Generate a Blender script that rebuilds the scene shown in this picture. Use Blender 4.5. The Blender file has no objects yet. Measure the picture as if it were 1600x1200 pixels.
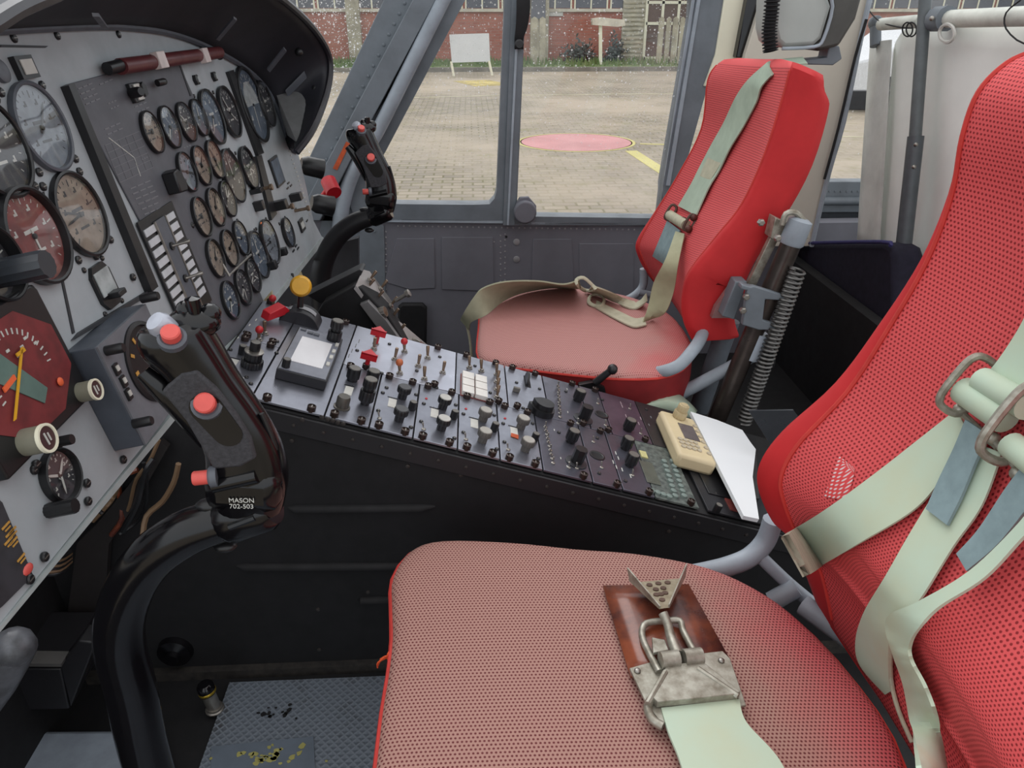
import bpy, math, random
from mathutils import Vector as V, Matrix as Mx
from mathutils.bvhtree import BVHTree
random.seed(7)
S=bpy.context.scene; COL=S.collection; PI=math.pi
# ------------------------------------------------------------------ camera
F=1150.; TH=math.radians(26.8); YW=math.radians(3.0); CAM=V((0,0,.90))
fw=V((math.sin(YW)*math.cos(TH),math.cos(YW)*math.cos(TH),-math.sin(TH)))
rt=V((math.cos(YW),-math.sin(YW),0)); up=rt.cross(fw)
cd=bpy.data.cameras.new('camera'); cam=bpy.data.objects.new('camera',cd); COL.objects.link(cam)
cd.sensor_width=36; cd.lens=36*F/1600; cd.clip_start=.02; cd.clip_end=500
cam.matrix_world=Mx.Translation(CAM)@Mx((( rt.x,up.x,-fw.x),(rt.y,up.y,-fw.y),(rt.z,up.z,-fw.z))).to_4x4()
S.camera=cam
S.view_settings.view_transform='Standard'; S.view_settings.look='None'
S.view_settings.gamma=1; S.view_settings.exposure=0.14; S.view_settings.use_curve_mapping=False
def ray(x,y): return fw+rt*((x-800)/F)+up*((600-y)/F)
def aY(x,y,v): d=ray(x,y); return CAM+d*(v/d.y)      # a place on the upright plane at depth v
def aZ(x,y,v): d=ray(x,y); return CAM+d*((v-CAM.z)/d.z)
def aX(x,y,v): d=ray(x,y); return CAM+d*(v/d.x)
# ------------------------------------------------------------------ materials
def srgb(r,g,b):
    f=lambda c:(c/255/12.92) if c/255<=.04045 else ((c/255+.055)/1.055)**2.4
    return (f(r),f(g),f(b),1)
class N:
    def __init__(s,name):
        s.m=bpy.data.materials.new(name); s.m.use_nodes=True; s.t=s.m.node_tree; s.t.nodes.clear()
        s.out=s.n('ShaderNodeOutputMaterial')
    def n(s,k,**kw):
        a=s.t.nodes.new(k)
        for q,v in kw.items(): setattr(a,q,v)
        return a
    def l(s,a,b): s.t.links.new(a,b)
    def math(s,op,a,b=None,c=None):
        q=s.n('ShaderNodeMath',operation=op)
        for i,v in enumerate((a,b,c)):
            if v is None: continue
            if isinstance(v,(int,float)): q.inputs[i].default_value=v
            else: s.l(v,q.inputs[i])
        return q.outputs[0]
    def mix(s,f,a,b):
        q=s.n('ShaderNodeMix',data_type='RGBA')
        for i,v in ((0,f),(6,a),(7,b)):
            if isinstance(v,(int,float)): q.inputs[i].default_value=v
            elif isinstance(v,tuple): q.inputs[i].default_value=v
            else: s.l(v,q.inputs[i])
        return q.outputs[2]
    def noise(s,sc,det=3,co=None,rough=.5):
        q=s.n('ShaderNodeTexNoise'); q.inputs['Scale'].default_value=sc; q.inputs['Detail'].default_value=det
        q.inputs['Roughness'].default_value=rough
        if co is not None: s.l(co,q.inputs['Vector'])
        return q.outputs[0]
    def ramp(s,f,a,b):
        q=s.n('ShaderNodeMapRange'); s.l(f,q.inputs[0]); q.inputs[1].default_value=a; q.inputs[2].default_value=b
        return q.outputs[0]
    def obj(s): return s.n('ShaderNodeTexCoord').outputs['Object']
    def uv(s): return s.n('ShaderNodeTexCoord').outputs['UV']
    def pbr(s,col,rough=.5,metal=0,bump=None,bs=.2,bd=.001,spec=None):
        p=s.n('ShaderNodeBsdfPrincipled')
        for k,v in (('Base Color',col),('Roughness',rough),('Metallic',metal)):
            if isinstance(v,(int,float,tuple)): p.inputs[k].default_value=v
            else: s.l(v,p.inputs[k])
        if spec is not None: p.inputs['Specular IOR Level'].default_value=spec
        if bump is not None:
            b=s.n('ShaderNodeBump'); b.inputs['Strength'].default_value=bs; b.inputs['Distance'].default_value=bd
            s.l(bump,b.inputs['Height']); s.l(b.outputs[0],p.inputs['Normal'])
        s.l(p.outputs[0],s.out.inputs[0]); return p
MC={}
def simple(name,c,rough=.5,metal=0,var=.12,sc=30,bump=0,c2=None,spec=None):
    """plain paint or metal with a little uneven wear"""
    q=N(name); co=q.obj(); nz=q.noise(sc,5,co,.6)
    c=srgb(*c); d=srgb(*c2) if c2 else tuple(x*(1-var*2) for x in c[:3])+(1,)
    col=q.mix(q.ramp(nz,.35,.7),c,d)
    rr=q.math('MULTIPLY_ADD',nz,.25,max(rough-.12,.02))
    q.pbr(col,rr,metal,nz if bump else None,bump,.001,spec); MC[name]=q.m; return q.m
black=simple('black_paint',(30,29,32),.42,0,.25)
blackgloss=simple('black_gloss',(16,15,18),.16,0,.2)
blackmatte=simple('black_matte',(17,16,19),.72,0,.25)
knobm=simple('knob_black',(30,30,32),.35)
knobg=simple('knob_grey',(108,104,98),.45)
cream=simple('knob_cream',(160,158,138),.5)
panelg=simple('panel_grey',(168,174,178),.5,0,.08,18)
paneld=simple('panel_dark',(92,93,99),.5,0,.12,18)
strutg=simple('frame_grey',(112,119,126),.5,0,.14,14)
strutl=simple('frame_light',(158,167,177),.45,0,.14,20,c2=(140,148,156))
doorg=simple('door_grey',(112,112,120),.62,0,.12,6)
modm=simple('module_face',(156,158,169),.30,.82,.12,25)
modd=simple('module_face_shaded',(112,112,124),.32,.7,.15,25)  # darker copy of the module face: weaker reflection towards the aft end painted in
modp=simple('module_plum',(92,76,90),.38,.25,.2,25)
steel=simple('steel',(170,165,158),.35,.85,.2,60)
brass=simple('brass_lever',(150,128,108),.35,.7,.2,90)
worn=simple('worn_metal',(175,172,160),.42,.55,.2,70,c2=(120,112,98))
red=simple('red_plastic',(196,30,42),.35)
coral=simple('coral_button',(226,92,84),.4)
yellow=simple('yellow_plastic',(226,168,40),.35)
white=simple('white_plastic',(205,203,196),.5)
paper=simple('paper',(226,228,230),.8,0,.02,4)
beige=simple('beige_plastic',(216,198,160),.5,0,.08,10)
beigep=simple('beige_panel',(206,200,186),.7,0,.05,4)
creamp=simple('cream_trim',(236,232,208),.6,0,.05,8)
redside=simple('red_cover',(198,34,38),.75,0,.12,9)
redpipe=simple('red_piping',(200,52,44),.7,0,.1,40)
webb=simple('webbing',(186,204,184),.8,0,.07,14,.1,c2=(190,198,172))
webw=simple('webbing_worn',(188,184,160),.85,0,.1,60,.2)
webg=simple('webbing_blue',(132,152,156),.85,0,.1,60,.2)
pad=simple('stitched_pad',(160,150,132),.9,0,.15,60,.3)
leatherg=simple('grey_leather',(168,172,168),.5,0,.06,12)
navy=simple('navy_fabric',(20,18,40),.85,0,.2,60)
orange=simple('orange_mark',(196,84,40),.6,0,.2,60)
coil=simple('spring_steel',(106,104,102),.35,.6,.2,60)
oldtube=simple('brown_tube',(74,66,62),.32,.5,.3,20)
amber=simple('amber_marks',(200,150,70),.6)
markw=simple('pale_marks',(196,196,190),.6,0,.02)
dimw=simple('dim_marks',(120,120,124),.6,0,.02)
greenm=simple('grey_green_keys',(120,134,128),.6)
copper=simple('lacquered_leather',(140,74,50),.25,0,.2,26,.1,c2=(56,34,36),spec=.6)
bronze=simple('cable_tan',(116,92,68),.6)
def fabric(name,base,hole,worn_c=None,step=.004,rad=.30,rough=.75,wear=None):
    q=N(name); uv=q.uv(); m=q.n('ShaderNodeVectorMath',operation='SCALE'); q.l(uv,m.inputs[0]); m.inputs['Scale'].default_value=1/step
    s=q.n('ShaderNodeSeparateXYZ'); q.l(m.outputs[0],s.inputs[0])
    row=q.math('FLOOR',s.outputs[1]); off=q.math('MULTIPLY',q.math('MODULO',row,2.),.5)
    fx=q.math('SUBTRACT',q.math('FRACT',q.math('ADD',s.outputs[0],off)),.5); fy=q.math('SUBTRACT',q.math('FRACT',s.outputs[1]),.5)
    d=q.math('SQRT',q.math('ADD',q.math('MULTIPLY',fx,fx),q.math('MULTIPLY',fy,fy)))
    k=q.ramp(d,rad+.08,rad-.08)
    co=q.obj(); col=srgb(*base); 
    if worn_c:
        nz=q.noise(7,4,co,.6); w=nz
        if wear: # wear deepest at the sitter's side of the cover: an oval rubbed patch
            sp=q.n('ShaderNodeSeparateXYZ'); q.l(co,sp.inputs[0])
            dx=q.math('MULTIPLY',q.math('SUBTRACT',sp.outputs[0],wear[0]),1/wear[2]); dy=q.math('MULTIPLY',q.math('SUBTRACT',sp.outputs[1],wear[1]),1/wear[3])
            rr=q.math('SQRT',q.math('ADD',q.math('MULTIPLY',dx,dx),q.math('MULTIPLY',dy,dy)))
            w=q.math('ADD',q.math('MULTIPLY',nz,.5),q.math('SUBTRACT',1.12,rr))
        col=q.mix(q.ramp(w,.35,.75),srgb(*base),srgb(*worn_c))
    c=q.mix(k,col,srgb(*hole)); q.pbr(c,rough,0,q.math('SUBTRACT',1.,k),.5,.0012); MC[name]=q.m; return q.m
meshred=fabric('red_mesh',(216,80,82),(136,24,30),step=.0042,rad=.26)
meshhole=fabric('red_mesh_torn',(212,66,68),(226,200,200),step=.0042,rad=.28)
# ------------------------------------------------------------------ mesh tools
class MB:
    def __init__(s): s.v=[]; s.f=[]; s.m=[]; s.uv={}; s.M=Mx.Identity(4)
    def add(s,vs,fs,mi=0,uvs=None):
        o=len(s.v); s.v+= [s.M@V(p) for p in vs]
        for i,f in enumerate(fs):
            s.f.append([o+k for k in f]); s.m.append(mi if isinstance(mi,int) else mi[i])
        if uvs:
            for k,u in enumerate(uvs): s.uv[o+k]=u
        return s
    def box(s,c,d,mi=0,R=None):
        x,y,z=[q/2 for q in d]; vs=[V((a,b,e)) for a in(-x,x) for b in(-y,y) for e in(-z,z)]
        if R: vs=[R@q for q in vs]
        c=V(c)
        return s.add([q+c for q in vs],[(0,1,3,2),(4,6,7,5),(0,4,5,1),(2,3,7,6),(0,2,6,4),(1,5,7,3)],mi)
    def lathe(s,prof,n=20,mi=0,T=None):
        """profile of (radius, z) turned round the z axis"""
        vs=[];fs=[];ms=[]; T=T or Mx.Identity(4)
        for r,z in prof:
            for k in range(n): a=2*PI*k/n; vs.append(T@V((r*math.cos(a),r*math.sin(a),z)))
        for i in range(len(prof)-1):
            for k in range(n):
                a=i*n+k;b=i*n+(k+1)%n; fs.append((a,b,b+n,a+n)); ms.append(mi if isinstance(mi,int) else mi[i])
        if prof[0][0]>1e-6: fs.append(tuple(range(n-1,-1,-1))); ms.append(ms[0])
        if prof[-1][0]>1e-6: fs.append(tuple((len(prof)-1)*n+k for k in range(n))); ms.append(ms[-2] if prof[0][0]>1e-6 else ms[-1])
        return s.add(vs,fs,ms)
    def tube(s,pts,r,n=10,mi=0,closed=False,smooth=3,flat=1.):
        pts=[V(p) for p in pts]; rs=r if isinstance(r,(list,tuple)) else [r]*len(pts)
        if smooth>1: pts,rs=spline(pts,rs,smooth,closed)
        vs=[];fs=[]; L=len(pts); pu=None
        for i,p in enumerate(pts):
            if closed: d=pts[(i+1)%L]-pts[i-1]
            else: d=pts[min(i+1,L-1)]-pts[max(i-1,0)]
            d.normalize()
            if pu is None: pu=d.orthogonal().normalized()
            else: pu=(pu-d*pu.dot(d)).normalized()
            w=d.cross(pu)
            for k in range(n): a=2*PI*k/n; vs.append(p+(pu*math.cos(a)+w*math.sin(a)*flat)*rs[i])
        for i in range(L if closed else L-1):
            j=(i+1)%L
            for k in range(n): fs.append((i*n+k,i*n+(k+1)%n,j*n+(k+1)%n,j*n+k))
        if not closed: fs.append(tuple(range(n-1,-1,-1))); fs.append(tuple((L-1)*n+k for k in range(n)))
        return s.add(vs,fs,mi)
    def prism(s,poly,z0,z1,mi=0,T=None):
        n=len(poly); T=T or Mx.Identity(4)
        ar=sum(poly[i][0]*poly[(i+1)%n][1]-poly[(i+1)%n][0]*poly[i][1] for i in range(n))
        if ar<0: poly=poly[::-1]
        vs=[T@V((x,y,z0)) for x,y in poly]+[T@V((x,y,z1)) for x,y in poly]
        fs=[tuple(range(n-1,-1,-1)),tuple(range(n,2*n))]+[(i,(i+1)%n,n+(i+1)%n,n+i) for i in range(n)]
        return s.add(vs,fs,mi)
    def slab(s,pts,off,mi=0):
        """polygon of 3-D points given a thickness along off"""
        n=len(pts); pts=[V(p) for p in pts]; off=V(off)
        vs=pts+[p+off for p in pts]
        nr=sum(((pts[i]-pts[0]).cross(pts[(i+1)%n]-pts[0]) for i in range(n)),V((0,0,0)))
        if nr.dot(off)>0: fs=[tuple(range(n-1,-1,-1)),tuple(range(n,2*n))]+[(i,(i+1)%n,n+(i+1)%n,n+i) for i in range(n)]
        else: fs=[tuple(range(n)),tuple(range(2*n-1,n-1,-1))]+[(i,n+i,n+(i+1)%n,(i+1)%n) for i in range(n)]
        return s.add(vs,fs,mi)
    def grid(s,rows,mi=0,uvs=None,wrap=False,flip=False):
        """rows of 3-D points joined as a sheet; mi may be f(i,j)"""
        R=len(rows);Cc=len(rows[0]); vs=[p for r in rows for p in r]; fs=[];ms=[]
        for i in range(R-1):
            for j in range(Cc if wrap else Cc-1):
                k=(j+1)%Cc; q=(i*Cc+j,i*Cc+k,(i+1)*Cc+k,(i+1)*Cc+j); fs.append(q[::-1] if flip else q)
                ms.append(mi(i,j) if callable(mi) else mi)
        return s.add(vs,fs,ms,[u for r in uvs for u in r] if uvs else None)
    def ball(s,c,r,mi=0,n=12,sc=(1,1,1)):
        pr=[(math.sin(PI*i/8)*r,-math.cos(PI*i/8)*r) for i in range(9)]; pr[0]=(0.,-r); pr[-1]=(0.,r)
        return s.lathe(pr,n,mi,Mx.Translation(V(c))@Mx.Diagonal((*sc,1)))
    def mesh(s,name,mats,ang=40,inv=None):
        me=bpy.data.meshes.new(name); vs=[inv@p for p in s.v] if inv else s.v
        me.from_pydata([tuple(p) for p in vs],[],s.f)
        for m in (mats if isinstance(mats,(list,tuple)) else [mats]): me.materials.append(m)
        me.polygons.foreach_set('material_index',s.m)
        if s.uv:
            ul=me.uv_layers.new(name='UVMap')
            for lp in me.loops: ul.data[lp.index].uv=s.uv.get(lp.vertex_index,(0,0))
        if ang: 
            me.shade_smooth(); me.set_sharp_from_angle(angle=math.radians(ang))
        me.update(); return me
PM={}      # world matrix of every thing
def link(name,me,parent=None,M=None):
    o=bpy.data.objects.new(name,me); COL.objects.link(o)
    if parent: o.parent=parent
    if M is not None: o.matrix_local=M
    PM[o]=(PM[parent] if parent else Mx.Identity(4))@(M if M is not None else Mx.Identity(4))
    return o
SPLIT={'divider_strip','seam_piping','rail_joint','column_cap','clamp_bolt','hinge_barrel','side_bar','hood_light','link_rod','arc_scale','pole_screw','plate_rivet','bracket_bolt','adjuster_bar','bar_end','fire_light','slide_track','bracket_strip','clamp_bracket','buckle_body','pressed_rib','upper_strap','window_button','cable','collar','rail_tube','seam','wire_tie','thumbwheel'}
def islands(mb):
    """connected pieces of a mesh, pieces whose boxes touch kept together"""
    n=len(mb.v); par=list(range(n))
    def find(i):
        while par[i]!=i: par[i]=par[par[i]]; i=par[i]
        return i
    for f in mb.f:
        for k in f[1:]: par[find(k)]=find(f[0])
    g={}
    for i in range(n): g.setdefault(find(i),[]).append(i)
    P=[]
    for vs in g.values():
        lo=[min(mb.v[i][a] for i in vs)-.0004 for a in range(3)]; hi=[max(mb.v[i][a] for i in vs)+.0004 for a in range(3)]
        P.append([set(vs),lo,hi])
    ch=True
    while ch:
        ch=False
        for i in range(len(P)):
            for j in range(i+1,len(P)):
                if all(P[i][1][a]<=P[j][2][a] and P[j][1][a]<=P[i][2][a] for a in range(3)):
                    P[i][0]|=P[j][0]; P[i][1]=[min(x,y) for x,y in zip(P[i][1],P[j][1])]; P[i][2]=[max(x,y) for x,y in zip(P[i][2],P[j][2])]; P.pop(j); ch=True; break
            if ch: break
    out=[]
    for vs,_,_ in P:
        q=MB(); ix=sorted(vs); mp={v:k for k,v in enumerate(ix)}; q.v=[mb.v[i] for i in ix]
        for f,mi in zip(mb.f,mb.m):
            if f[0] in vs: q.f.append([mp[k] for k in f]); q.m.append(mi)
        q.uv={mp[k]:u for k,u in mb.uv.items() if k in vs}; out.append(q)
    return out
def build(mb,name,mats,parent=None,ang=40,world=True,M=None,bevel=0,label=None):
    if name in SPLIT and parent:
        ps=islands(mb)
        if len(ps)>1: return [build1(q,name,mats,parent,ang,world,M,bevel,label) for q in ps][0]
    return build1(mb,name,mats,parent,ang,world,M,bevel,label)
def build1(mb,name,mats,parent=None,ang=40,world=True,M=None,bevel=0,label=None):
    """link the mesh as ONE object; world=True: its points are given in the world"""
    inv=None
    if world and parent: inv=PM[parent].inverted()
    o=link(name,mb.mesh(name,mats,ang,inv),parent,M)
    if bevel: b=o.modifiers.new('bevel','BEVEL'); b.width=bevel; b.segments=2; b.limit_method='ANGLE'; b.angle_limit=math.radians(50)
    if label: o['label']=label
    return o
def tag(o,label,cat,group=None,kind=None):
    if label: o['label']=label
    if cat: o['category']=cat
    if group: o['group']=group
    if kind: o['kind']=kind
    return o
def thing(name,label,cat,M=None,group=None,loc=None):
    if loc is not None: M=Mx.Translation(V(loc))
    o=link(name,None,None,M if M is not None else Mx.Identity(4)); o.empty_display_size=.02
    return tag(o,label,cat,group)
def struct(mb,name,mats,parent=None,ang=40,bevel=0):
    o=build(mb,name,mats,parent,ang,bevel=bevel)
    if not parent: o['kind']='structure'
    return o
def cr(a,b,c,d,t): return .5*((2*b)+(c-a)*t+(2*a-5*b+4*c-d)*t*t+(3*b-a-3*c+d)*t**3)
def spline(pts,rs=None,k=4,closed=False):
    n=len(pts); out=[];ro=[]
    rs=rs or [0]*n
    for i in range(n if closed else n-1):
        g=(lambda q:q%n) if closed else (lambda q:min(max(q,0),n-1))
        a,b,c,d=g(i-1),g(i),g(i+1),g(i+2)
        for j in range(k):
            t=j/k; out.append(cr(pts[a],pts[b],pts[c],pts[d],t)); ro.append(cr(rs[a],rs[b],rs[c],rs[d],t))
    if not closed: out.append(pts[-1]); ro.append(rs[-1])
    return out,ro
def frame(o,x,y):
    x=V(x).normalized(); y=V(y); z=x.cross(y).normalized(); y=z.cross(x)
    return Mx.Translation(V(o))@Mx(((x.x,y.x,z.x),(x.y,y.y,z.y),(x.z,y.z,z.z))).to_4x4()
def hit(M,px,py,h=0.):
    """where the sight line meets the plane of frame M, raised by h: local coordinates"""
    I=M.inverted(); o=I@CAM; d=I.to_3x3()@ray(px,py); t=(h-o.z)/d.z; return o+d*t
def align(d):   # rotation taking z to direction d
    return V(d).to_track_quat('Z','Y').to_matrix().to_4x4()
def words(txt,size,name,mat,parent,M):
    c=bpy.data.curves.new(name,'FONT'); c.body=txt; c.size=size; c.extrude=.0002; c.align_x='CENTER'; c.align_y='CENTER'
    t=bpy.data.objects.new(name,c); COL.objects.link(t)
    me=bpy.data.meshes.new_from_object(t.evaluated_get(bpy.context.evaluated_depsgraph_get())); bpy.data.objects.remove(t)
    me.materials.clear(); me.materials.append(mat); return link(name,me,parent,M)
T=lambda x,y,z=0.:Mx.Translation(V((x,y,z)))
def Rz(a): return Mx.Rotation(a,4,'Z')
def ribbon(mb,rows,th,mi=0,k=5,uvw=None):
    """webbing: rows of (left, right) points, splined, given a thickness"""
    L,_=spline([V(r[0]) for r in rows],None,k); R,_=spline([V(r[1]) for r in rows],None,k)
    n=len(L); A=[];
    for i in range(n):
        d=L[min(i+1,n-1)]-L[max(i-1,0)]; w=R[i]-L[i]; nn=d.cross(w); nn=nn.normalized() if nn.length>1e-9 else V((0,0,1))
        h=nn*th/2; m=(L[i]+R[i])/2
        A.append([L[i]+h,m+h*1.0,R[i]+h,R[i]-h,m-h,L[i]-h])
    mb.grid(A,mi,wrap=True)
    o=len(mb.v)-6*n; mb.f.append([o+q for q in range(6)][::-1]); mb.m.append(mi); o2=len(mb.v)-6; mb.f.append([o2+q for q in range(6)]); mb.m.append(mi)
    return mb
# ------------------------------------------------------------------ setting: cockpit floor, walls, roof
m=MB(); m.box((.9,.9,-.03),(3.4,2.3,.06)); floor=struct(m,'floor',[blackmatte])
def PY(pts,y): return [aY(px,py,y) for px,py in pts]
DW=1.95
# far door, lower skin
door=link('door_1',None,None,T(0.1,DW,0)); door['kind']='structure'
m=MB(); zs=.405
m.slab([(-.42,DW,0),(1.35,DW,0),(1.35,DW,.385),(.46,DW,.385),(.085,DW,.394),(-.215,DW,.405),(-.42,DW,.415)],(0,.05,0)); build(m,'door_skin',[doorg],door)
# raised skin panels, rivets, plugs on the lower skin
m=MB()
for pts in ([(690,370),(770,370),(772,455),(690,452)],[(833,373),(893,373),(897,438),(880,446),(835,446),(830,440)],[(620,372),(678,372),(680,450),(640,452),(600,440)],[(905,380),(990,380),(990,470),(905,470)]):
    m.slab(PY(pts,DW-.0005),(0,-.003,0))
build(m,'skin_panel',[doorg],door,bevel=.002)
m=MB(); riv=[]
for px in range(622,1000,9): riv.append((px,353+ (px-622)*.016))
for py in range(362,470,9): riv+=[(603,py),(789,py+4),(786,py) if 0 else (782,py+6)]
for a in ((699,377),(735,376),(772,378),(697,438),(734,438),(770,437),(843,378),(888,379),(835,410),(893,408),(884,437),(560,385),(575,395),(590,420)): riv.append(a)
for px,py in riv: m.lathe([(.0026,0),(.0022,.0012),(0,.0016)],8,0,T(*aY(px,py,DW))@Mx.Rotation(PI/2,4,'X'))
for px,py,r in ((807,378,.009),(807,405,.009)): m.lathe([(r,0),(r,.002),(r*.8,.003),(0,.003)],16,0,T(*aY(px,py,DW))@Mx.Rotation(PI/2,4,'X'))
build(m,'rivet_line',[simple('rivet_pale',(150,148,150),.5)],door)
m=MB(); m.lathe([(.0035,-.001),(.0035,.0008)],14,0,T(*aY(791,370,DW))@Mx.Rotation(PI/2,4,'X')); build(m,'drain_hole',[blackmatte],door)
m=MB(); m.slab(PY([(622,480),(628,475),(660,475),(667,482),(666,560),(620,560)],DW-.02),(0,.019,0)); build(m,'map_pocket',[blackmatte],door,bevel=.006)
# sill and window frames
m=MB()
m.slab(PY([(600,343),(786,345),(786,349),(600,347)],DW-.012),(0,.02,0)); m.slab(PY([(830,347),(1015,349),(1015,352),(830,350)],DW-.012),(0,.02,0)); build(m,'sill_highlight',[strutl],door)  # pale slabs stand in for the bright highlight line along the sill
def ringframe(outer,inner,y,dy,name,mat,parent):
    """a frame between two outlines with the same number of corners"""
    m=MB(); o=PY(outer,y); i=PY(inner,y); n=len(o); d=V((0,dy,0))
    for k in range(n):
        j=(k+1)%n; m.slab([o[k],o[j],i[j],i[k]],d)
    return build(m,name,[mat],parent)
# forward sliding window: outline of its pane with round corners
g1=[(733,-12),(600,241),(580,275),(575,292),(582,308),(600,317),(625,319),(740,320),(765,319),(773,310),(776,298),(789,-12)]
o1=[(712,-12),(560,220),(545,258),(540,300),(552,335),(590,344),(625,344),(740,345),(786,345),(788,335),(789,298),(800,-12)]
ringframe(o1,g1,DW-.012,.05,'window_frame',strutg,door)
m=MB(); m.slab(PY([(800,-12),(822,-12),(804,352),(786,352)],DW-.02),(0,.06,0)); build(m,'centre_post',[strutg],door)
m=MB(); m.slab(PY([(809,-12),(813,-12),(795,352),(792,352)],DW-.024),(0,.004,0)); build(m,'post_strip',[strutl],door)
g2=[(822,-12),(807,338),(1030,341),(1036,290),(1080,30),(1083,-12)]
o2=[(818,-12),(803,352),(1036,352),(1052,290),(1097,30),(1100,-12)]
ringframe(o2,g2,DW-.012,.05,'window_frame',strutg,door)
m=MB(); m.slab(PY([(1083,-12),(1088,-12),(1041,290),(1036,290)],DW-.016),(0,.004,0)); build(m,'pane_seal',[strutl],door)
m=MB(); m.slab(PY([(1090,-14),(1137,-14),(1118,90),(1060,300),(1036,352),(1036,290)],DW-.018),(0,.06,0)); build(m,'rear_post',[strutg],door)
m=MB(); m.slab(PY([(1092,-14),(1097,-14),(1047,290),(1041,290)],DW-.024),(0,.006,0)); build(m,'post_strip',[strutl],door)
# latch and grab strap
m=MB(); c=aY(820,330,DW-.03); m.lathe([(.030,0),(.030,.012),(.027,.018),(0,.018)],28,0,T(*c)@Mx.Rotation(PI/2,4,'X'))
m.slab(PY([(806,320),(812,309),(826,308),(838,322),(838,335),(820,348),(806,345)],DW-.034),(0,.014,0)); build(m,'latch',[doorg],door,bevel=.002)
st=thing('grab_strap','black grab strap hanging on the post between the two far windows','strap',loc=aY(811,70,DW-.05))
m=MB(); ribbon(m,[(aY(807,-14,DW-.05),aY(827,-14,DW-.05)),(aY(807,15,DW-.05),aY(828,15,DW-.05)),(aY(806,40,DW-.045),aY(824,42,DW-.045)),(aY(804,60,DW-.04),aY(818,60,DW-.04)),(aY(804,76,DW-.03),aY(818,76,DW-.03))],.006); build(m,'strap',[blackmatte],st)
m=MB(); m.lathe([(.011,0),(.011,.010),(.008,.013),(0,.013)],20,0,T(*aY(811,69,DW-.045))@Mx.Rotation(PI/2,4,'X')); build(m,'bolt',[knobm],st)
# ------------------------------------------------------------------ windows (clear panes with dried rain drops)
def glassmat(name,dens,amount,vert=0):
    q=N(name); co=q.obj(); tr=q.n('ShaderNodeBsdfTransparent'); gl=q.n('ShaderNodeBsdfGlossy'); gl.inputs['Roughness'].default_value=.02
    fr=q.n('ShaderNodeFresnel'); fr.inputs[0].default_value=1.4; mx=q.n('ShaderNodeMixShader'); ge=q.n('ShaderNodeNewGeometry'); q.l(q.math('MULTIPLY',fr.outputs[0],q.math('SUBTRACT',1.,ge.outputs['Backfacing'])),mx.inputs[0]); q.l(tr.outputs[0],mx.inputs[1]); q.l(gl.outputs[0],mx.inputs[2])
    def vor(sc,r):
        v=q.n('ShaderNodeTexVoronoi'); v.inputs['Scale'].default_value=sc; q.l(co,v.inputs['Vector']); 
        k=q.ramp(v.outputs['Distance'],r,r*.6); c=q.n('ShaderNodeSeparateXYZ'); q.l(v.outputs['Color'],c.inputs[0])
        return q.math('MULTIPLY',k,q.math('GREATER_THAN',c.outputs[0],dens))
    a=q.math('MAXIMUM',vor(95,.26),vor(210,.28)); 
    sp=q.n('ShaderNodeSeparateXYZ'); q.l(co,sp.inputs[0]); a=q.math('MULTIPLY',a,q.ramp(sp.outputs[2],.40,.86)) if vert else a
    film=q.math('MULTIPLY',q.ramp(q.noise(5,3,co),.35,.75),.07)
    a=q.math('MINIMUM',q.math('ADD',q.math('MULTIPLY',a,amount),film),1.)
    df=q.n('ShaderNodeBsdfTranslucent'); df.inputs[0].default_value=(.9,.9,.9,1); d2=q.n('ShaderNodeBsdfDiffuse'); d2.inputs[0].default_value=(.9,.9,.9,1)
    m2=q.n('ShaderNodeMixShader'); m2.inputs[0].default_value=.5; q.l(df.outputs[0],m2.inputs[1]); q.l(d2.outputs[0],m2.inputs[2])
    m3=q.n('ShaderNodeMixShader'); q.l(a,m3.inputs[0]); q.l(mx.outputs[0],m3.inputs[1]); q.l(m2.outputs[0],m3.inputs[2]); q.l(m3.outputs[0],q.out.inputs[0]); return q.m
gA=glassmat('window_glass',.80,.7,1); gB=glassmat('windshield_glass',.5,.8,0)
def pane(name,pts,mat,th=.003):
    m=MB(); m.slab(pts,(0,th,0)); return struct(m,name,[mat],ang=0)
pane('window_1',PY([(736,-14),(598,238),(572,280),(575,305),(600,320),(776,322),(792,-14)],DW+.015),gA)
pane('window_2',PY([(815,-14),(800,342),(1036,345),(1048,290),(1090,-14)],DW+.02),gA)
# corner posts by the windshield
def bar(name,pts,y,dy,mat,parent=None,bevel=.002):
    m=MB(); m.slab(PY(pts,y),(0,dy,0)); return struct(m,name,[mat],parent,bevel=bevel)
ap=link('trim_1',None,None,T(-.35,1.95,.5)); ap['kind']='structure'
bar('windshield_edge',[(606,-14),(656,-14),(525,235),(470,345),(440,345),(486,240)],1.93,.05,strutg,ap)
bar('flat_beam',[(652,-14),(688,-14),(566,215),(500,345),(462,345),(520,235)],1.90,.06,strutg,ap)
bar('shadow_gap',[(680,-14),(700,-14),(575,225),(520,345),(490,345)],1.945,.03,blackmatte,ap,0)
m=MB(); m.tube([aY(699,-14,1.91),aY(640,105,1.91),(aY(590,205,1.91)),aY(555,262,1.92),aY(535,320,1.93),aY(530,370,1.94)],[.017,.017,.017,.018,.02,.02],14); struct(m,'door_post_tube',[strutl],ap)
bar('front_jamb',[(700,-14),(714,-14),(566,224),(548,262),(543,300),(555,340),(600,352),(603,470),(480,470),(505,330),(560,235)],1.945,.05,strutg,ap)
m=MB()
for i in range(17):
    t=i/16; px=632-t*130; py=5+t*260
    m.lathe([(.0042,0),(.0036,.002),(0,.003)],8,0,T(*aY(px,py,1.93))@Mx.Rotation(PI/2,4,'X'))
for a in ((548,275),(533,300),(530,330),(541,352),(560,362),(585,362),(537,380),(550,395),(530,410),(545,425)): m.lathe([(.0032,0),(.0028,.0012),(0,.002)],8,0,T(*aY(*a,1.943))@Mx.Rotation(PI/2,4,'X'))
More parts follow.
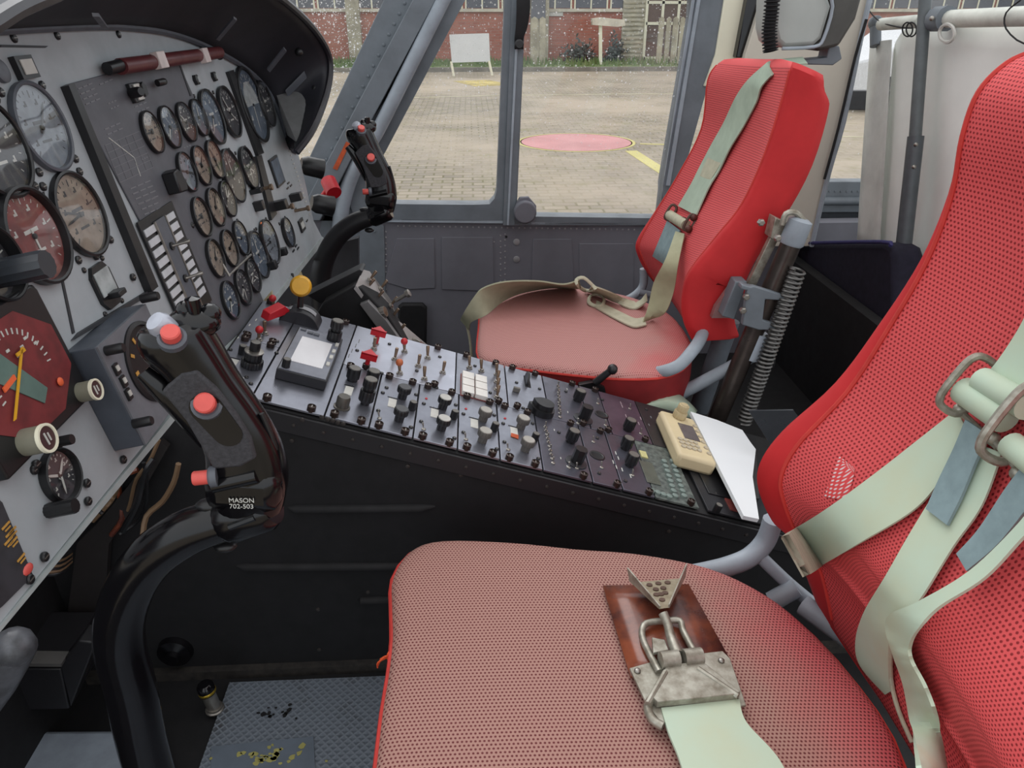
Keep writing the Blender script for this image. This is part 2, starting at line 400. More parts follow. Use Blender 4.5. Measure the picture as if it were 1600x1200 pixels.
build(m,'rivet_line',[strutg],ap)
m=MB(); m.slab(PY([(541,221),(547,224),(527,266),(520,263)],1.899),(0,-.001,0)); build(m,'paint_mark',[orange],ap,label='faded orange stencilled mark')
m=MB(); m.slab([aY(624,-14,1.96),aY(480,262,1.96),aY(440,345,1.96),V((-1.6,1.75,.35)),V((-1.6,1.75,1.2))],(0,.003,0)); struct(m,'window_3',[gB],ang=0)
# nose floor side and forward bulkhead, dark
m=MB(); m.slab([(-1.5,1.2,0),(-1.5,1.95,0),(-.42,1.95,0),(-.42,1.95,.43),(-.9,1.88,.46),(-1.5,1.8,.4)],(0,.04,0)); m.box((-1.5,.9,.2),(.04,2.1,.42)); struct(m,'wall_front',[blackmatte])
# aft: beige door pillar, black seal, cream trim
bar('trim_2',[(1134,-14),(1170,-14),(1158,130),(1100,135),(1118,85)],1.925,.05,creamp)
bar('trim_3',[(1170,-14),(1205,-14),(1185,90),(1150,90)],1.90,.06,blackgloss)
bar('wall_right',[(1196,-14),(1362,-14),(1330,110),(1268,385),(1100,385),(1165,85)],1.88,.04,beigep)
m=MB(); m.tube([aY(1362,-14,1.87),aY(1345,60,1.87),aY(1318,190,1.87),aY(1295,270,1.87),aY(1268,385,1.87)],.0065,8); struct(m,'trim_4',[strutl])
m=MB(); m.tube([aY(1354,30,1.862),aY(1336,90,1.862),aY(1310,200,1.862),aY(1288,280,1.862)],.0035,8); struct(m,'trim_5',[blackmatte])
# cabin side with its window
cw=link('door_2',None,None,T(1.3,2.05,0)); cw['kind']='structure'
Yc=2.06
bar('lower_skin',[(1180,330),(1520,330),(1520,700),(1180,700)],Yc,.04,simple('cabin_dark',(58,62,68),.6),cw)
bar('sill',[(1180,284),(1520,284),(1520,332),(1180,332)],Yc-.01,.05,strutg,cw)
m=MB(); m.tube([aY(1270,314,Yc-.02),aY(1440,314,Yc-.02)],.012,10); struct(m,'rail',[strutg],cw)
bar('window_bar',[(1250,142),(1480,142),(1480,172),(1250,172)],Yc-.01,.03,simple('bar_dark',(52,52,54),.5),cw)
pane('window_4',PY([(1200,-20),(1560,-20),(1560,300),(1200,300)],Yc+.02),glassmat('cabin_glass',.95,.5,0))
m=MB()
for i in range(9): m.lathe([(.0032,0),(.0028,.0015),(0,.002)],8,0,T(*aY(1296+i*9,299,Yc-.01))@Mx.Rotation(PI/2,4,'X'))
build(m,'rivet_line',[strutg],cw)
# rear cabin: dark interior behind the seats
# far side roof rail
m=MB(); m.box((.7,2.0,1.16),(2.9,.10,.08)); struct(m,'trim_6',[strutg])
# ------------------------------------------------------------------ frames of the two instrument surfaces
k=math.radians(11); PAN=frame((-.348,.97,.491),(0,1,0),(-math.sin(k),0,math.cos(k)))
CON=frame((0,.98,.378),(0,1,0),(-1,0,.325))
def pl(px,py,h=0): return hit(PAN,px,py,h)
def cl(px,py,h=0): return hit(CON,px,py,h)
def rad_from(M,px,py,hpx,h=0):
    """radius of a round thing on plane M seen hpx pixels tall"""
    p=hit(M,px,py,h)
    def prj(q):
        w=M@q-CAM; return 600-F*w.dot(up)/w.dot(fw)
    e=.002; da=(prj(p+V((e,0,0)))-prj(p))/e; db=(prj(p+V((0,e,0)))-prj(p))/e
    return hpx/2/math.hypot(da,db)
# ------------------------------------------------------------------ shared small meshes
def mesh_of(f,mats,ang=40): 
    m=MB(); f(m); return m.mesh('part',mats,ang)
def _screw(m): m.lathe([(.0030,0),(.0030,.0012),(.0022,.002),(0,.002)],10); m.box((0,0,.0021),(.004,.0006,.0004),1)
SCREW=mesh_of(_screw,[knobm,steel])
def _screwL(m): m.lathe([(.0042,0),(.0042,.002),(.003,.003),(0,.003)],12); m.box((0,0,.0031),(.006,.0008,.0004),1)
SCREWL=mesh_of(_screwL,[knobm,steel])
def _dzus(m): m.lathe([(.0056,-.001),(.0056,.0065),(.0042,.0072),(.0038,.0055),(0,.0055)],14); m.box((0,0,.0058),(.006,.0012,.001),1)
DZUS=mesh_of(_dzus,[simple('dzus_brown',(62,50,46),.35,.5),steel])
def _tog(m):
    m.lathe([(.0052,0),(.0052,.0015),(.0034,.0016),(.0034,.0045),(.0026,.005),(0,.005)],14)
def _lev(m,L=.021,r=.0019): m.lathe([(r*.8,.003),(r,.004),(r*1.5,L*.8),(r*1.4,L*.97),(0,L)],10)
TNUT=mesh_of(_tog,[steel]); TLEV=mesh_of(_lev,[brass]); TSML=mesh_of(lambda m:_lev(m,.010,.0009),[steel]); TNS=mesh_of(lambda m:m.lathe([(.003,0),(.003,.0012),(.002,.0018),(0,.0018)],12),[steel])
def _rb(m): _lev(m,.014,.0018); m.ball((0,0,.017),.0058,1)
TRED=mesh_of(_rb,[brass,simple('ball_red',(196,38,44),.4)]); TORG=mesh_of(_rb,[brass,simple('ball_orange',(196,104,62),.45)])
def knurl(m,r,z0,z1,n=20,mi=0,dome=.1):
    pr=[]; 
    vs=[];fs=[]
    zs=[z0,z0+(z1-z0)*.08,z1-(z1-z0)*.08,z1]
    N2=n*2
    for i,z in enumerate(zs):
        for q in range(N2):
            rr=r*(1-.07*(q%2)) * (.96 if i in(0,3) else 1); a=2*PI*q/N2; vs.append((rr*math.cos(a),rr*math.sin(a),z))
    for i in range(3):
        for q in range(N2): fs.append((i*N2+q,i*N2+(q+1)%N2,(i+1)*N2+(q+1)%N2,(i+1)*N2+q))
    fs.append(tuple(3*N2+q for q in range(N2))); fs.append(tuple(range(N2-1,-1,-1)))
    m.add(vs,fs,mi)
def mk(fs,mats): return mesh_of(fs,mats,35)
def _k1(m): m.lathe([(.0075,0),(.0075,.004),(.006,.0045)],20); knurl(m,.0095,.004,.020,14); m.lathe([(.0078,.020),(.0075,.0206),(0,.0206)],20,1)
def _k2(m): knurl(m,.0065,0,.012,14); knurl(m,.010,.010,.0185,18); m.lathe([(.0086,.0185),(.0082,.0195),(0,.0195)],24,1)
K_SM=mk(lambda m:(knurl(m,.0055,0,.013,12),m.lathe([(.0046,.013),(.0044,.0136),(0,.0136)],16,1)),[knobm,knobg])
K_BK=mk(_k1,[knobm,knobg]); K_MS=mk(_k2,[knobm,simple('cap_dark',(70,70,72),.4)]); K_MW=mk(_k2,[knobm,simple('cap_pale',(190,188,182),.45)])
K_MG=mk(_k2,[simple('knob_tan',(92,88,84),.5),simple('cap_tan',(170,166,158),.45)])
K_CON=mk(lambda m:(knurl(m,.0145,0,.010,22),knurl(m,.0115,.010,.022,18),m.lathe([(.0125,.022),(.0125,.0235),(.007,.0245)],24,1),knurl(m,.007,.024,.037,12),m.lathe([(.006,.037),(0,.0375)],16,2)),[knobm,steel,knobg])
K_TALL=mk(lambda m:(m.lathe([(.006,0),(.006,.008)],16),knurl(m,.0105,.006,.022,18),knurl(m,.0075,.022,.027,14),knurl(m,.0095,.027,.039,16),m.lathe([(.008,.039),(.0075,.0398),(0,.0398)],20,1)),[knobm,knobg])
K_SQ=mk(lambda m:(m.lathe([(.016,0),(.016,.0015),(.014,.002),(0,.002)],28,1),m.lathe([(.009,.002),(.009,.006),(0,.006)],20),m.prism([(.0085,.004),(.0085,-.004),(.004,-.0085),(-.004,-.0085),(-.0085,-.004),(-.0085,.004),(-.004,.0085),(.004,.0085)],.005,.024)),[knobm,simple('dial_disc',(46,46,50),.4)])
K_CYL=mk(lambda m:(m.lathe([(.011,0),(.011,.0015),(.0088,.002),(.0088,.014),(.0075,.017),(0,.0172)],20),),[simple('plug_grey',(92,88,82),.4,.4)])
K_DIM=mk(lambda m:(knurl(m,.0088,0,.0115,20),m.lathe([(.0075,.0115),(.0072,.0122),(.005,.0110),(0,.0110)],20,0)),[knobm])
def _ptr(m):
    pts=[(math.cos(a)*.019,math.sin(a)*.019) for a in [PI*.25+i*PI/8 for i in range(13)]]+[(.024,0)]
    m.prism(pts,.0,.010); m.prism([(x*.8,y*.8) for x,y in pts],.010,.019)
K_PTR=mk(_ptr,[knobm])
def part(me,name,parent,x,y,z=0,rot=0,tilt=None,label=None):
    Mt=T(x,y,z)@Rz(rot)
    if tilt: Mt=Mt@align(tilt)
    o=link(name,me,parent,Mt)
    if label: o['label']=label
    return o
# ------------------------------------------------------------------ instrument panel
ip=thing('instrument_panel','long grey instrument panel full of round dials under the black glareshield','instrument panel',PAN)
def pp(pts,h=0): return [tuple(pl(px,py,h)[:2]) for px,py in pts]
m=MB(); out=pp([(-40,1024),(-60,40),(0,44),(120,38),(200,42),(262,50),(320,70),(375,100),(412,126),(432,150),(446,185),(460,220),(470,255),(478,290),(490,345),(503,370),(414,482),(345,546),(330,565)])
m.prism(out,-.006,0); build(m,'face_plate',[panelg],ip,world=False)
# dark centre section with its frame strips
m=MB(); m.prism(pp([(103,132),(272,88),(300,150),(345,300),(413,480),(345,546),(330,560)]),.0002,.0025); build(m,'caution_section',[paneld],ip,world=False,bevel=.0008)
m=MB()
def strip(pts,h0,h1,mi=0): m.prism(pp(pts),h0,h1,mi)
strip([(94,136),(103,132),(236,450),(226,458)],.0,.009); strip([(352,113),(360,110),(408,240),(399,244)],0,.006); strip([(396,245),(404,243),(428,335),(420,345)],0,.006)
build(m,'divider_strip',[knobm],ip,world=False)
m=MB(); strip([(66,300),(68,300),(116,520),(112,522)],0,.001); strip([(272,88),(274,88),(296,150),(294,151)],0,.0035); strip([(110,532),(120,520),(232,452),(236,458)],0,.004)
strip([(0,70),(74,72),(70,75),(0,74)],0,.001)
build(m,'seam',[simple('seam_dark',(50,52,56),.5)],ip,world=False)
# --- gauges
def dialmat(name,c):
    q=N(name); q.pbr(q.mix(q.ramp(q.noise(60,3,q.obj()),.4,.7),srgb(*c),srgb(*[x*.8 for x in c])),.5); return q.m
D_BK=dialmat('dial_black',(58,58,63)); D_GR=dialmat('dial_grey',(128,138,148)); D_BR=dialmat('dial_brown',(128,60,56)); D_PALE=dialmat('dial_pale',(176,182,182)); D_BLU=dialmat('dial_blue',(84,98,114)); D_TAN=dialmat('dial_tan',(150,136,122)); D_GY=dialmat('dial_maroon',(122,44,46)); markd=simple('dark_marks',(60,60,64),.6)
q=N('gauge_glass'); tr=q.n('ShaderNodeBsdfTransparent'); gl=q.n('ShaderNodeBsdfGlossy'); gl.inputs['Roughness'].default_value=.03; fr=q.n('ShaderNodeFresnel'); fr.inputs[0].default_value=1.8
mx=q.n('ShaderNodeMixShader'); ge=q.n('ShaderNodeNewGeometry'); q.l(q.math('MULTIPLY',fr.outputs[0],q.math('SUBTRACT',1.,ge.outputs['Backfacing'])),mx.inputs[0]); q.l(tr.outputs[0],mx.inputs[1]); q.l(gl.outputs[0],mx.inputs[2]); q.l(mx.outputs[0],q.out.inputs[0]); GLASS=q.m
def gauge(px,py,hpx,dial=D_BK,style=0,bez=None,screws=4,label=None,needles=1,big=False,parent=None,inset=.006,rim=.0055):
    p=pl(px,py); r=rad_from(PAN,px,py,hpx)
    bz=MB(); rr=r; t=rim if big else .0045
    bz.lathe([(rr*1.02,0),(rr*1.02,t),(rr*.97,t+.0010),(rr*.93,t),(rr*.92,.001),(rr*.92,-.004),(rr*.99,-.004)],36)
    g=build(bz,'gauge',[bez or knobm],ip,world=False,M=T(p.x,p.y,.0004 if big else .0028))
    if label: g['label']=label
    d=MB(); d.lathe([(rr*.93,.0002),(rr*.93,.0012),(0,.0012)],32); d.M=T(0,0,.0020)
    n=20 if style!=2 else 12
    for i in range(n):
        a=PI*1.25-i/(n-1)*PI*1.5; L=(.16 if i%5==0 else .08)*rr; c=V((math.cos(a),math.sin(a),0))*(rr*.82-L/2)
        if style==3 and i>12: continue
        d.box((c.x,c.y,-.0006),(L,.0007*(1.6 if i%5==0 else 1),.0004),1,R=Mx.Rotation(a,3,'Z'))
    for i in range(6 if style!=3 else 3):
        a=PI*1.2-i/5*PI*1.4; c=V((math.cos(a),math.sin(a),0))*rr*.56
        d.box((c.x,c.y,-.0006),(rr*.12,rr*.05,.0004),1); d.box((c.x+rr*.03,c.y+rr*.05,-.0006),(rr*.05,rr*.10,.0004),1)
    if style==1: d.box((0,rr*.12,-.0006),(rr*.5,rr*.08,.0004),1); d.box((0,-rr*.3,-.0006),(rr*.4,rr*.06,.0004),1)
    if style==4: # attitude drum: pale sky above, dark ground below
        d.prism([(math.cos(a)*rr*.62,math.sin(a)*rr*.62) for a in [PI*i/14 for i in range(15)]],-.0007,-.0004,2)
    build(d,'dial',[dial,markd if dial in (D_TAN,D_PALE,D_GR) else markw,D_PALE],g,world=False)
    nd=MB(); random.seed(int(px*7+py))
    for q_ in range(needles):
        a=random.uniform(0,2*PI); R_=Mx.Rotation(a,4,'Z'); nd.M=R_; nd.prism([(-rr*.15,-.0012),(rr*.5,-.0011),(rr*.72,0),(rr*.5,.0011),(-rr*.15,.0012)],.0019+q_*.0006,.0023+q_*.0006); nd.M=Mx.Identity(4)
    nd.lathe([(.0026,.001),(.0026,.0034),(0,.0036)],12,1); build(nd,'needle',[knobm if dial in (D_TAN,D_PALE,D_GR) else markw,knobm],g,world=False)
    gm=MB(); gm.lathe([(rr*.935,.0038),(rr*.935,.0042),(0,.0046)],32); build(gm,'glass',[GLASS],g,world=False)
    for i in range(screws):
        a=PI/4+i*PI/2; part(SCREWL if big else SCREW,'screw',ip,p.x+math.cos(a)*r*1.22,p.y+math.sin(a)*r*1.22,.0)
    return g,p,r
BEZG=simple('bezel_grey',(92,96,104),.4)
gauge(62,200,140,D_GR,1,BEZG,4,'gauge in a grey ring with window light on it',1,True)
gauge(-12,232,160,D_BK,1,None,2,None,2,True)
gauge(122,336,132,D_TAN,1,None,4,None,2,True)
gauge(50,370,152,D_BR,1,None,3,'wide gauge with a red-brown dial',1,True,rim=.008)
gauge(-22,415,120,D_BK,0,None,0,None,1,True,rim=.012)
for a in [(232,208,66,D_BK),(260,200,66,D_BLU),(286,192,62,D_BK),(306,185,58,D_BLU),(328,184,86,D_BLU),(355,176,80,D_BK),
          (287,270,62,D_GR),(310,260,62,D_BK),(331,250,60,D_BLU),(360,276,84,D_BK),(385,263,66,D_BK),
          (310,340,62,D_BK),(332,325,60,D_BLU),(351,312,56,D_BK),(332,405,60,D_BK),(354,389,58,D_BK),(372,373,54,D_BLU),
          (355,470,60,D_BLU),(375,450,56,D_BK),(391,432,52,D_BK),(400,399,74,D_BLU),(418,379,70,D_GR),(447,364,46,D_BLU),(412,163,72,D_BK)]:
    gauge(a[0],a[1],a[2],(D_TAN if a[0] in (310,332,232,331,354) else a[3]),int(a[0])%3,None,2,None,1+(a[0]%2),False,rim=.004)
gauge(392,165,118,D_BLU,4,None,2,'large dark attitude gauge by the hood',1,False)
gauge(89,744,84,D_BK,0,None,3,'lower round gauge with white needles',3,True,rim=.007)
# orange ball in a small gauge
g=pl(408,351,.004); m=MB(); m.ball((0,0,0),.0045,0,10,(1,1,.5)); build(m,'warning_ball',[simple('ball_amber',(226,120,60),.4)],ip,world=False,M=T(g.x,g.y,.005))
# --- square altitude gyro on the left
sq=pp([(-60,520),(58,470),(108,640),(-5,780)]); o=pl(20,590)
a0,a1=pl(-75,540).x,pl(112,600).x; cx=(pl(105,590).x+pl(-75,590).x)/2; hw=(pl(106,590).x-pl(-75,590).x)/2; top=pl(48,472).y; bot=pl(60,668).y; bot=pl(20,735).y
cy=(top+bot)/2; hh=(top-bot)/2; print('gyro',hw,hh)
g0=pl(16,590); cx,cy=g0.x,g0.y; hw=pl(112,590).x-cx; hh=.056; print('gyro2',hw,pl(16,480).y-cy)
m=MB(); m.prism([(-hw,-hh),(hw,-hh),(hw,hh*.9),(hw*.9,hh),(-hw*.9,hh),(-hw,hh*.9)],0,.010); gy=build(m,'attitude_gyro',[knobm],ip,world=False,M=T(cx,cy,.0005),bevel=.002)
KG=hw/.052; R8=[(math.cos(PI/8+i*PI/4)*.050*KG,math.sin(PI/8+i*PI/4)*.050) for i in range(8)]
m=MB(); m.prism(R8,.010,.0108); build(m,'sky_dial',[D_GY],gy,world=False)
gp_=lambda px,py:(pl(px,py,.012).x-cx,pl(px,py,.012).y-cy)
m=MB(); m.prism([gp_(*q) for q in ((-62,520),(0,553),(74,606),(70,630),(0,600),(-62,566))],.0108,.0118); build(m,'horizon_band',[simple('dial_green',(96,122,114),.5)],gy,world=False,label='pale green horizon band')
m=MB(); a,b,c,d=gp_(31,543),gp_(20,657),gp_(22,553),gp_(36,549); m.prism([(a[0]-.0016,a[1]),(a[0]+.0016,a[1]),(b[0]+.0016,b[1]),(b[0]-.0016,b[1])],.0128,.0138); m.box(((c[0]+d[0])/2,(c[1]+d[1])/2,.0133),(.012,.0028,.001)); build(m,'pointer',[yellow],gy,world=False,label='long yellow pointer')
m=MB()
for i in range(22):
    a=PI*i/21*1.1-.1; m.box((math.cos(a)*.036,math.sin(a)*.036,.0112),(.005,.0011,.0006),R=Mx.Rotation(a,3,'Z'))
for i in range(7): m.box((-.02+.0085*i,.015+.004*(i%3),.0112),(.004,.0022,.0006))
build(m,'dial_marks',[markw],gy,world=False)
m=MB(); m.prism([(-.03,-.001),(-.012,.002),(-.012,.006),(-.03,.003)],.0118,.013); m.ball((.034,-.024,.0125),.004,0,10,(1,1,.4)); build(m,'flag_mark',[simple('flag_orange',(236,104,58),.5)],gy,world=False)
m=MB(); m.prism(R8,.0150,.0154); pass
def capknob(px,py,r,L,txt=True):
    p=pl(px,py,L); m=MB(); m.lathe([(r*.96,0),(r*.96,L*.9),(r*1.04,L*.9),(r*1.04,L),(r*.86,L),(r*.84,L-.001),(0,L-.001)],28,[0,0,1,1,1,2]); k_=build(m,'knob',[simple('knob_greige',(134,132,116),.5),creamp,simple('cap_maroon',(72,46,48),.4)],ip,world=False,M=T(p.x,p.y,0))
    m=MB(); m.box((-.0015,0,L-.0007),(.0016,r*.9,.0006)); m.box((.0025,0,L-.0007),(.0014,r*.6,.0006)); build(m,'cap_mark',[markw],k_,world=False); return k_
capknob(152,608,.0095,.026); capknob(76,684,.0115,.030)
# black peg knobs beside the lower gauge, rear barrel knob in front of the brown gauge
def peg(px,py,L,r,mat=knobm,name='knob',h=0):
    p=pl(px,py,L); m=MB(); knurl(m,r,0,L,12); return build(m,name,[mat],ip,world=False,M=T(p.x,p.y,h),ang=30)
peg(113,686,.022,.0045); peg(118,790,.024,.0065); peg(74,412,.044,.012,simple('barrel',(50,54,60),.35))
# framed round-cornered window gauge
c=pl(161,447); m=MB(); w=.019;h=.0225
m.prism([(-w,-h*.6),(-w*.6,-h),(w*.6,-h),(w,-h*.6),(w,h*.6),(w*.6,h),(-w*.6,h),(-w,h*.6)],0,.004); fg=build(m,'turn_gauge',[knobm],ip,world=False,M=T(c.x,c.y,0))
m=MB(); m.box((0,.004,.0045),(w*1.6,h*1.1,.001)); build(m,'dial',[D_PALE],fg,world=False)
m=MB(); m.box((0,-.010,.010),(.016,.006,.014)); build(m,'caging_knob',[knobm],fg,world=False,bevel=.001)
for sx in (-1,1):
    for sy in (-1,1): part(SCREW,'screw',ip,c.x+sx*w*1.05,c.y+sy*h*1.05)
# --- protruding radio box with the large dark dial
B0=pl(117,535); 
hB=.030; pa=pl(152,537,hB); pb=pl(252,452,hB); pc=pl(216,690,hB); pd=pl(300,612,hB)
xl=(pa.x+pc.x)/2; xr=pb.x; yt=(pa.y+pb.y)/2; yb=(pc.y+pd.y)/2; xr=xl+.1+.012; print('radiobox',xl,xr,yt,yb)
m=MB(); m.box(((xl+xr)/2,(yt+yb)/2,hB/2),(xr-xl,yt-yb,hB)); rb=build(m,'radio_box',[simple('box_slate',(78,84,94),.5)],ip,world=False,bevel=.001)
m=MB(); m.box(((xl+xr)/2,(yt+yb)/2,hB+.001),(xr-xl-.001,yt-yb-.001,.002)); build(m,'front_face',[simple('box_face',(112,114,120),.5)],rb,world=False)
c=V(((xl+xr)/2+.012,(yt+yb)/2+.006)); R=.040
m=MB(); m.lathe([(R*1.04,hB),(R*1.04,hB+.004),(R*.94,hB+.005),(R*.93,hB+.002),(0,hB+.0021)],40,[0,0,0,0,1],T(c.x,c.y)); build(m,'round_dial',[knobm,D_BK],rb,world=False)
m=MB()
for i in range(10):
    a=i*PI/5; m.box((c.x+math.cos(a)*R*.7,c.y+math.sin(a)*R*.7,hB+.0026),(.006,.0035,.0006),R=Mx.Rotation(a,3,'Z'))
build(m,'dial_marks',[amber],rb,world=False)
m=MB()
for px,py in ((177,578),(188,597),(196,617)):
    q=pl(px,py,hB); m.box((q.x,q.y,hB+.003),(.0075,.011,.003)); m.box((q.x,q.y+.001,hB+.005),(.0042,.005,.0015),1)
build(m,'window_button',[knobm,white],rb,world=False)
for px,py in ((192,543),(236,657),(246,462)):
    q=pl(px,py,hB+.018); m=MB(); m.lathe([(.0048,0),(.0048,.016),(.004,.018),(0,.018)],14); build(m,'peg',[knobm],rb,world=False,M=T(q.x,q.y,hB+.001))
# --- placard lower left
m=MB(); pts=pp([(-30,760),(0,786),(48,900),(0,948),(-40,980)]); m.prism(pts,0,.002); lp=build(m,'placard',[D_BK],ip,world=False)
m=MB()
for px,py in ((4,822),(10,834),(16,846),(8,846),(14,830),(28,872)): q=pl(px,py); m.box((q.x,q.y,.0026),(.010,.0016,.0006)); m.box((q.x,q.y-.003,.0026),(.007,.0012,.0006))
build(m,'placard_lines',[amber],lp,world=False)
q=pl(40,890); m=MB(); m.ball((q.x,q.y,.002),.004,0,10,(1.6,1,.4)); build(m,'orange_spot',[coral],lp,world=False)
# --- limits chart and small text lines on the dark section
m=MB()
def line(p0,p1,w=.0008,mi=0):
    a=pl(*p0);b=pl(*p1); d=b-a; L=d.length; m.box(((a.x+b.x)/2,(a.y+b.y)/2,.0028),(L,w,.0005),mi,R=Mx.Rotation(math.atan2(d.y,d.x),3,'Z'))
tl,trr,bl,br=(160,228),(214,206),(184,286),(236,262)
lerp=lambda a,b,t:(a[0]+(b[0]-a[0])*t,a[1]+(b[1]-a[1])*t)
for i in range(6): t=i/5; line(lerp(tl,bl,t),lerp(trr,br,t),.0006); line(lerp(tl,trr,t),lerp(bl,br,t),.0006)
build(m,'limits_chart',[dimw],ip,world=False)
m=MB(); line((166,216),(206,247),.0012); line((206,247),(216,276),.0012); build(m,'chart_curve',[markw],ip,world=False)
m=MB()
for (x,y,n,L) in ((160,203,2,26),(200,296,4,34),(214,320,4,28),(118,140,4,24),(152,133,1,22),(165,163,2,14),(207,168,2,20),(284,232,1,12),(218,250,1,10),(270,300,1,8)):
    for i in range(n):
        x0=x+i*4; y0=y+i*8
        for s in range(3): line((x0+s*L/3,y0-s*L/3*.42),(x0+s*L/3+L/4,y0-(s*L/3+L/4)*.42),.0013)
build(m,'placard_lines',[dimw],ip,world=False)
# --- pointer knob and fader strip
q=pl(262,288,.002); m=MB(); m.prism([(-.012,-.012),(.012,-.014),(.018,-.004),(.012,.010),(.004,.016),(-.010,.014)],.0025,.020); build(m,'selector_knob',[knobm],ip,world=False,M=T(q.x,q.y,0),bevel=.002)
A=pl(240,352);Bq=pl(300,490); sx=pl(218,360).x; sxr=pl(268,335).x; syt=pl(243,342).y; syb=pl(290,505).y; w=sxr-sx; cx=(sx+sxr)/2
m=MB(); m.box((cx,(syt+syb)/2+.003,.0035),(w*1.12,syt-syb+.012,.002)); fs_=build(m,'fader_bay',[knobm],ip,world=False)
m=MB(); n=9
for i in range(n): m.box((cx-w*.03,syt-.006-(syt-syb-.01)*i/n,.005),(w*.98,(syt-syb)/n*.60,.0016))
build(m,'ribbed_plate',[simple('rib_grey',(204,206,210),.45)],fs_,world=False)
m=MB(); m.box((cx-w*.03,(syt+syb)/2,.0062),(w*.30,syt-syb,.0014)); m.box((cx-w*.20,(syt+syb)/2,.0068),(w*.03,syt-syb,.002),1); m.box((cx+w*.14,(syt+syb)/2,.0068),(w*.03,syt-syb,.002),1); build(m,'slide_track',[BEZG,steel],fs_,world=False)
for t in (.28,.62):
    y=syt-(syt-syb)*t
    m=MB(); m.lathe([(.005,.0065),(.005,.009),(0,.009)],14,0,T(cx-w*.03,y)); m.M=T(cx-w*.03,y,.008)@align(V((.5,0,1))); m.lathe([(.0018,0),(.002,.014),(.0028,.016),(.0028,.021),(0,.022)],10,1); build(m,'slide_lever',[knobm,steel],fs_,world=False)
# --- top row: warning light, fire handles, press lights
q=pl(205,146); m=MB(); m.box((0,0,.004),(.026,.022,.007)); wl=build(m,'warning_light',[knobm],ip,world=False,M=T(q.x,q.y,0),bevel=.001)
m=MB(); m.box((.003,0,.008),(.017,.018,.002)); build(m,'light_window',[white],wl,world=False)
m=MB(); m.ball((-.004,0,.011),.005,0,12,(.7,1,.6)); build(m,'orange_lens',[simple('lens_orange',(226,110,50),.3)],wl,world=False)
m=MB(); m.M=T(-.012,0,.006)@align((-.6,0,1)); m.lathe([(.006,0),(.006,.014),(.0045,.018),(0,.018)],14); m.M=Mx.Identity(4); build(m,'guard_knob',[knobm],wl,world=False)
fh=MB(); a=pl(188,104,.016);b=pl(342,82,.016); fh.tube([V((a.x,a.y,.016)),V((b.x,b.y,.016))],.009,14,0,smooth=1); fb=build(fh,'fire_handle_bar',[simple('handle_maroon',(96,36,40),.4)],ip,world=False)
m=MB()
for px,py,w_ in ((254,93,.026),(323,86,.022)): q=pl(px,py,.026); m.box((q.x,q.y,.022),(w_,.020,.010))
build(m,'fire_light',[simple('lens_pale',(222,208,204),.4)],fb,world=False,bevel=.001)
m=MB(); q=pl(176,106,.012); m.tube([V((q.x-.01,q.y,.010)),V((q.x+.012,q.y+.001,.016))],.007,12,smooth=1); q=pl(341,88,.012); m.ball((q.x,q.y,.014),.006); build(m,'bar_end',[knobm],fb,world=False)
for px,py in ((310,124),(338,119)):
    q=pl(px,py,.006); m=MB(); m.lathe([(.008,0),(.008,.005),(.006,.006)],6); m.box((.001,0,.0065),(.007,.008,.001),1); build(m,'press_light',[knobm,D_PALE],ip,world=False,M=T(q.x,q.y,0))
q=pl(40,105,.004); m=MB(); m.box((0,0,.003),(.030,.020,.006)); m.box((.001,0,.0065),(.020,.013,.001),1); build(m,'marker_light',[knobm,white],ip,world=False,M=T(q.x,q.y,0))
q=pl(-2,112); m=MB(); m.lathe([(.010,0),(.010,.004),(.007,.005),(0,.004)],16); build(m,'dimmer',[BEZG],ip,world=False,M=T(q.x,q.y,0))
q=pl(225,140,.01); m=MB(); m.prism([(-.006,-.008),(.004,-.006),(.006,.004),(0,.009),(-.006,.006)],0,.012); build(m,'toggle_guard',[knobm],ip,world=False,M=T(q.x,q.y,0))
q=pl(254,128,.014); m=MB(); m.tube([V((-.008,0,.01)),V((0,0,.013)),V((.010,0,.012))],.0045,10); build(m,'map_light',[knobm],ip,world=False,M=T(q.x,q.y,0))
for px,py in ((20,60),(88,56),(184,54),(290,57)): q=pl(px,py); part(SCREWL,'screw',ip,q.x,q.y)
for px,py in ((133,190),(218,404),(150,400),(193,718),(47,905),(136,755),(138,783),(57,726),(457,430),(402,446),(421,360),(300,352),(208,433),(70,870)): q=pl(px,py,.002); part(SCREWL,'screw',ip,q.x,q.y,.001)
# --- right end: cube knobs, locking bar, dark slots and small placards
def cube(px,py,w,h,L,mat=knobm,name='selector_block'):
    q=pl(px,py,L); m=MB(); m.box((0,0,L/2),(w,h,L)); return build(m,name,[mat],ip,world=False,M=T(q.x,q.y,0),bevel=.001)
cube(448,318,.020,.016,.026); cube(471,306,.020,.015,.022); cube(412,320,.013,.016,.016); cube(448,392,.014,.013,.016); cube(432,413,.014,.014,.018); cube(410,296,.018,.008,.020)
for px,py in ((425,292),(458,322),(483,325)): q=pl(px,py,.03); m=MB(); m.lathe([(.003,0),(.003,.024),(.0055,.026),(.0055,.031),(0,.031)],12); build(m,'pull_pin',[brass],ip,world=False,M=T(q.x,q.y,0))
m=MB()
for i in range(16): q=pl(452+i*2.1,236+i*6.6); m.box((q.x,q.y,.001),(.012,.0022,.001))
build(m,'hatched_strip',[white],ip,world=False)
m=MB()
for px,py in ((450,286),(454,290),(449,294),(461,327),(479,345),(462,384),(465,388),(458,392)): q=pl(px,py); m.box((q.x,q.y,.001),(.016,.003,.001))
build(m,'placard_lines',[knobm],ip,world=False)
q=pl(431,268); m=MB(); m.box((0,0,.002),(.060,.052,.004)); m.box((0,0,.0044),(.052,.044,.0006),1); build(m,'square_gauge',[knobm,D_BLU],ip,world=False,M=T(q.x,q.y,0))
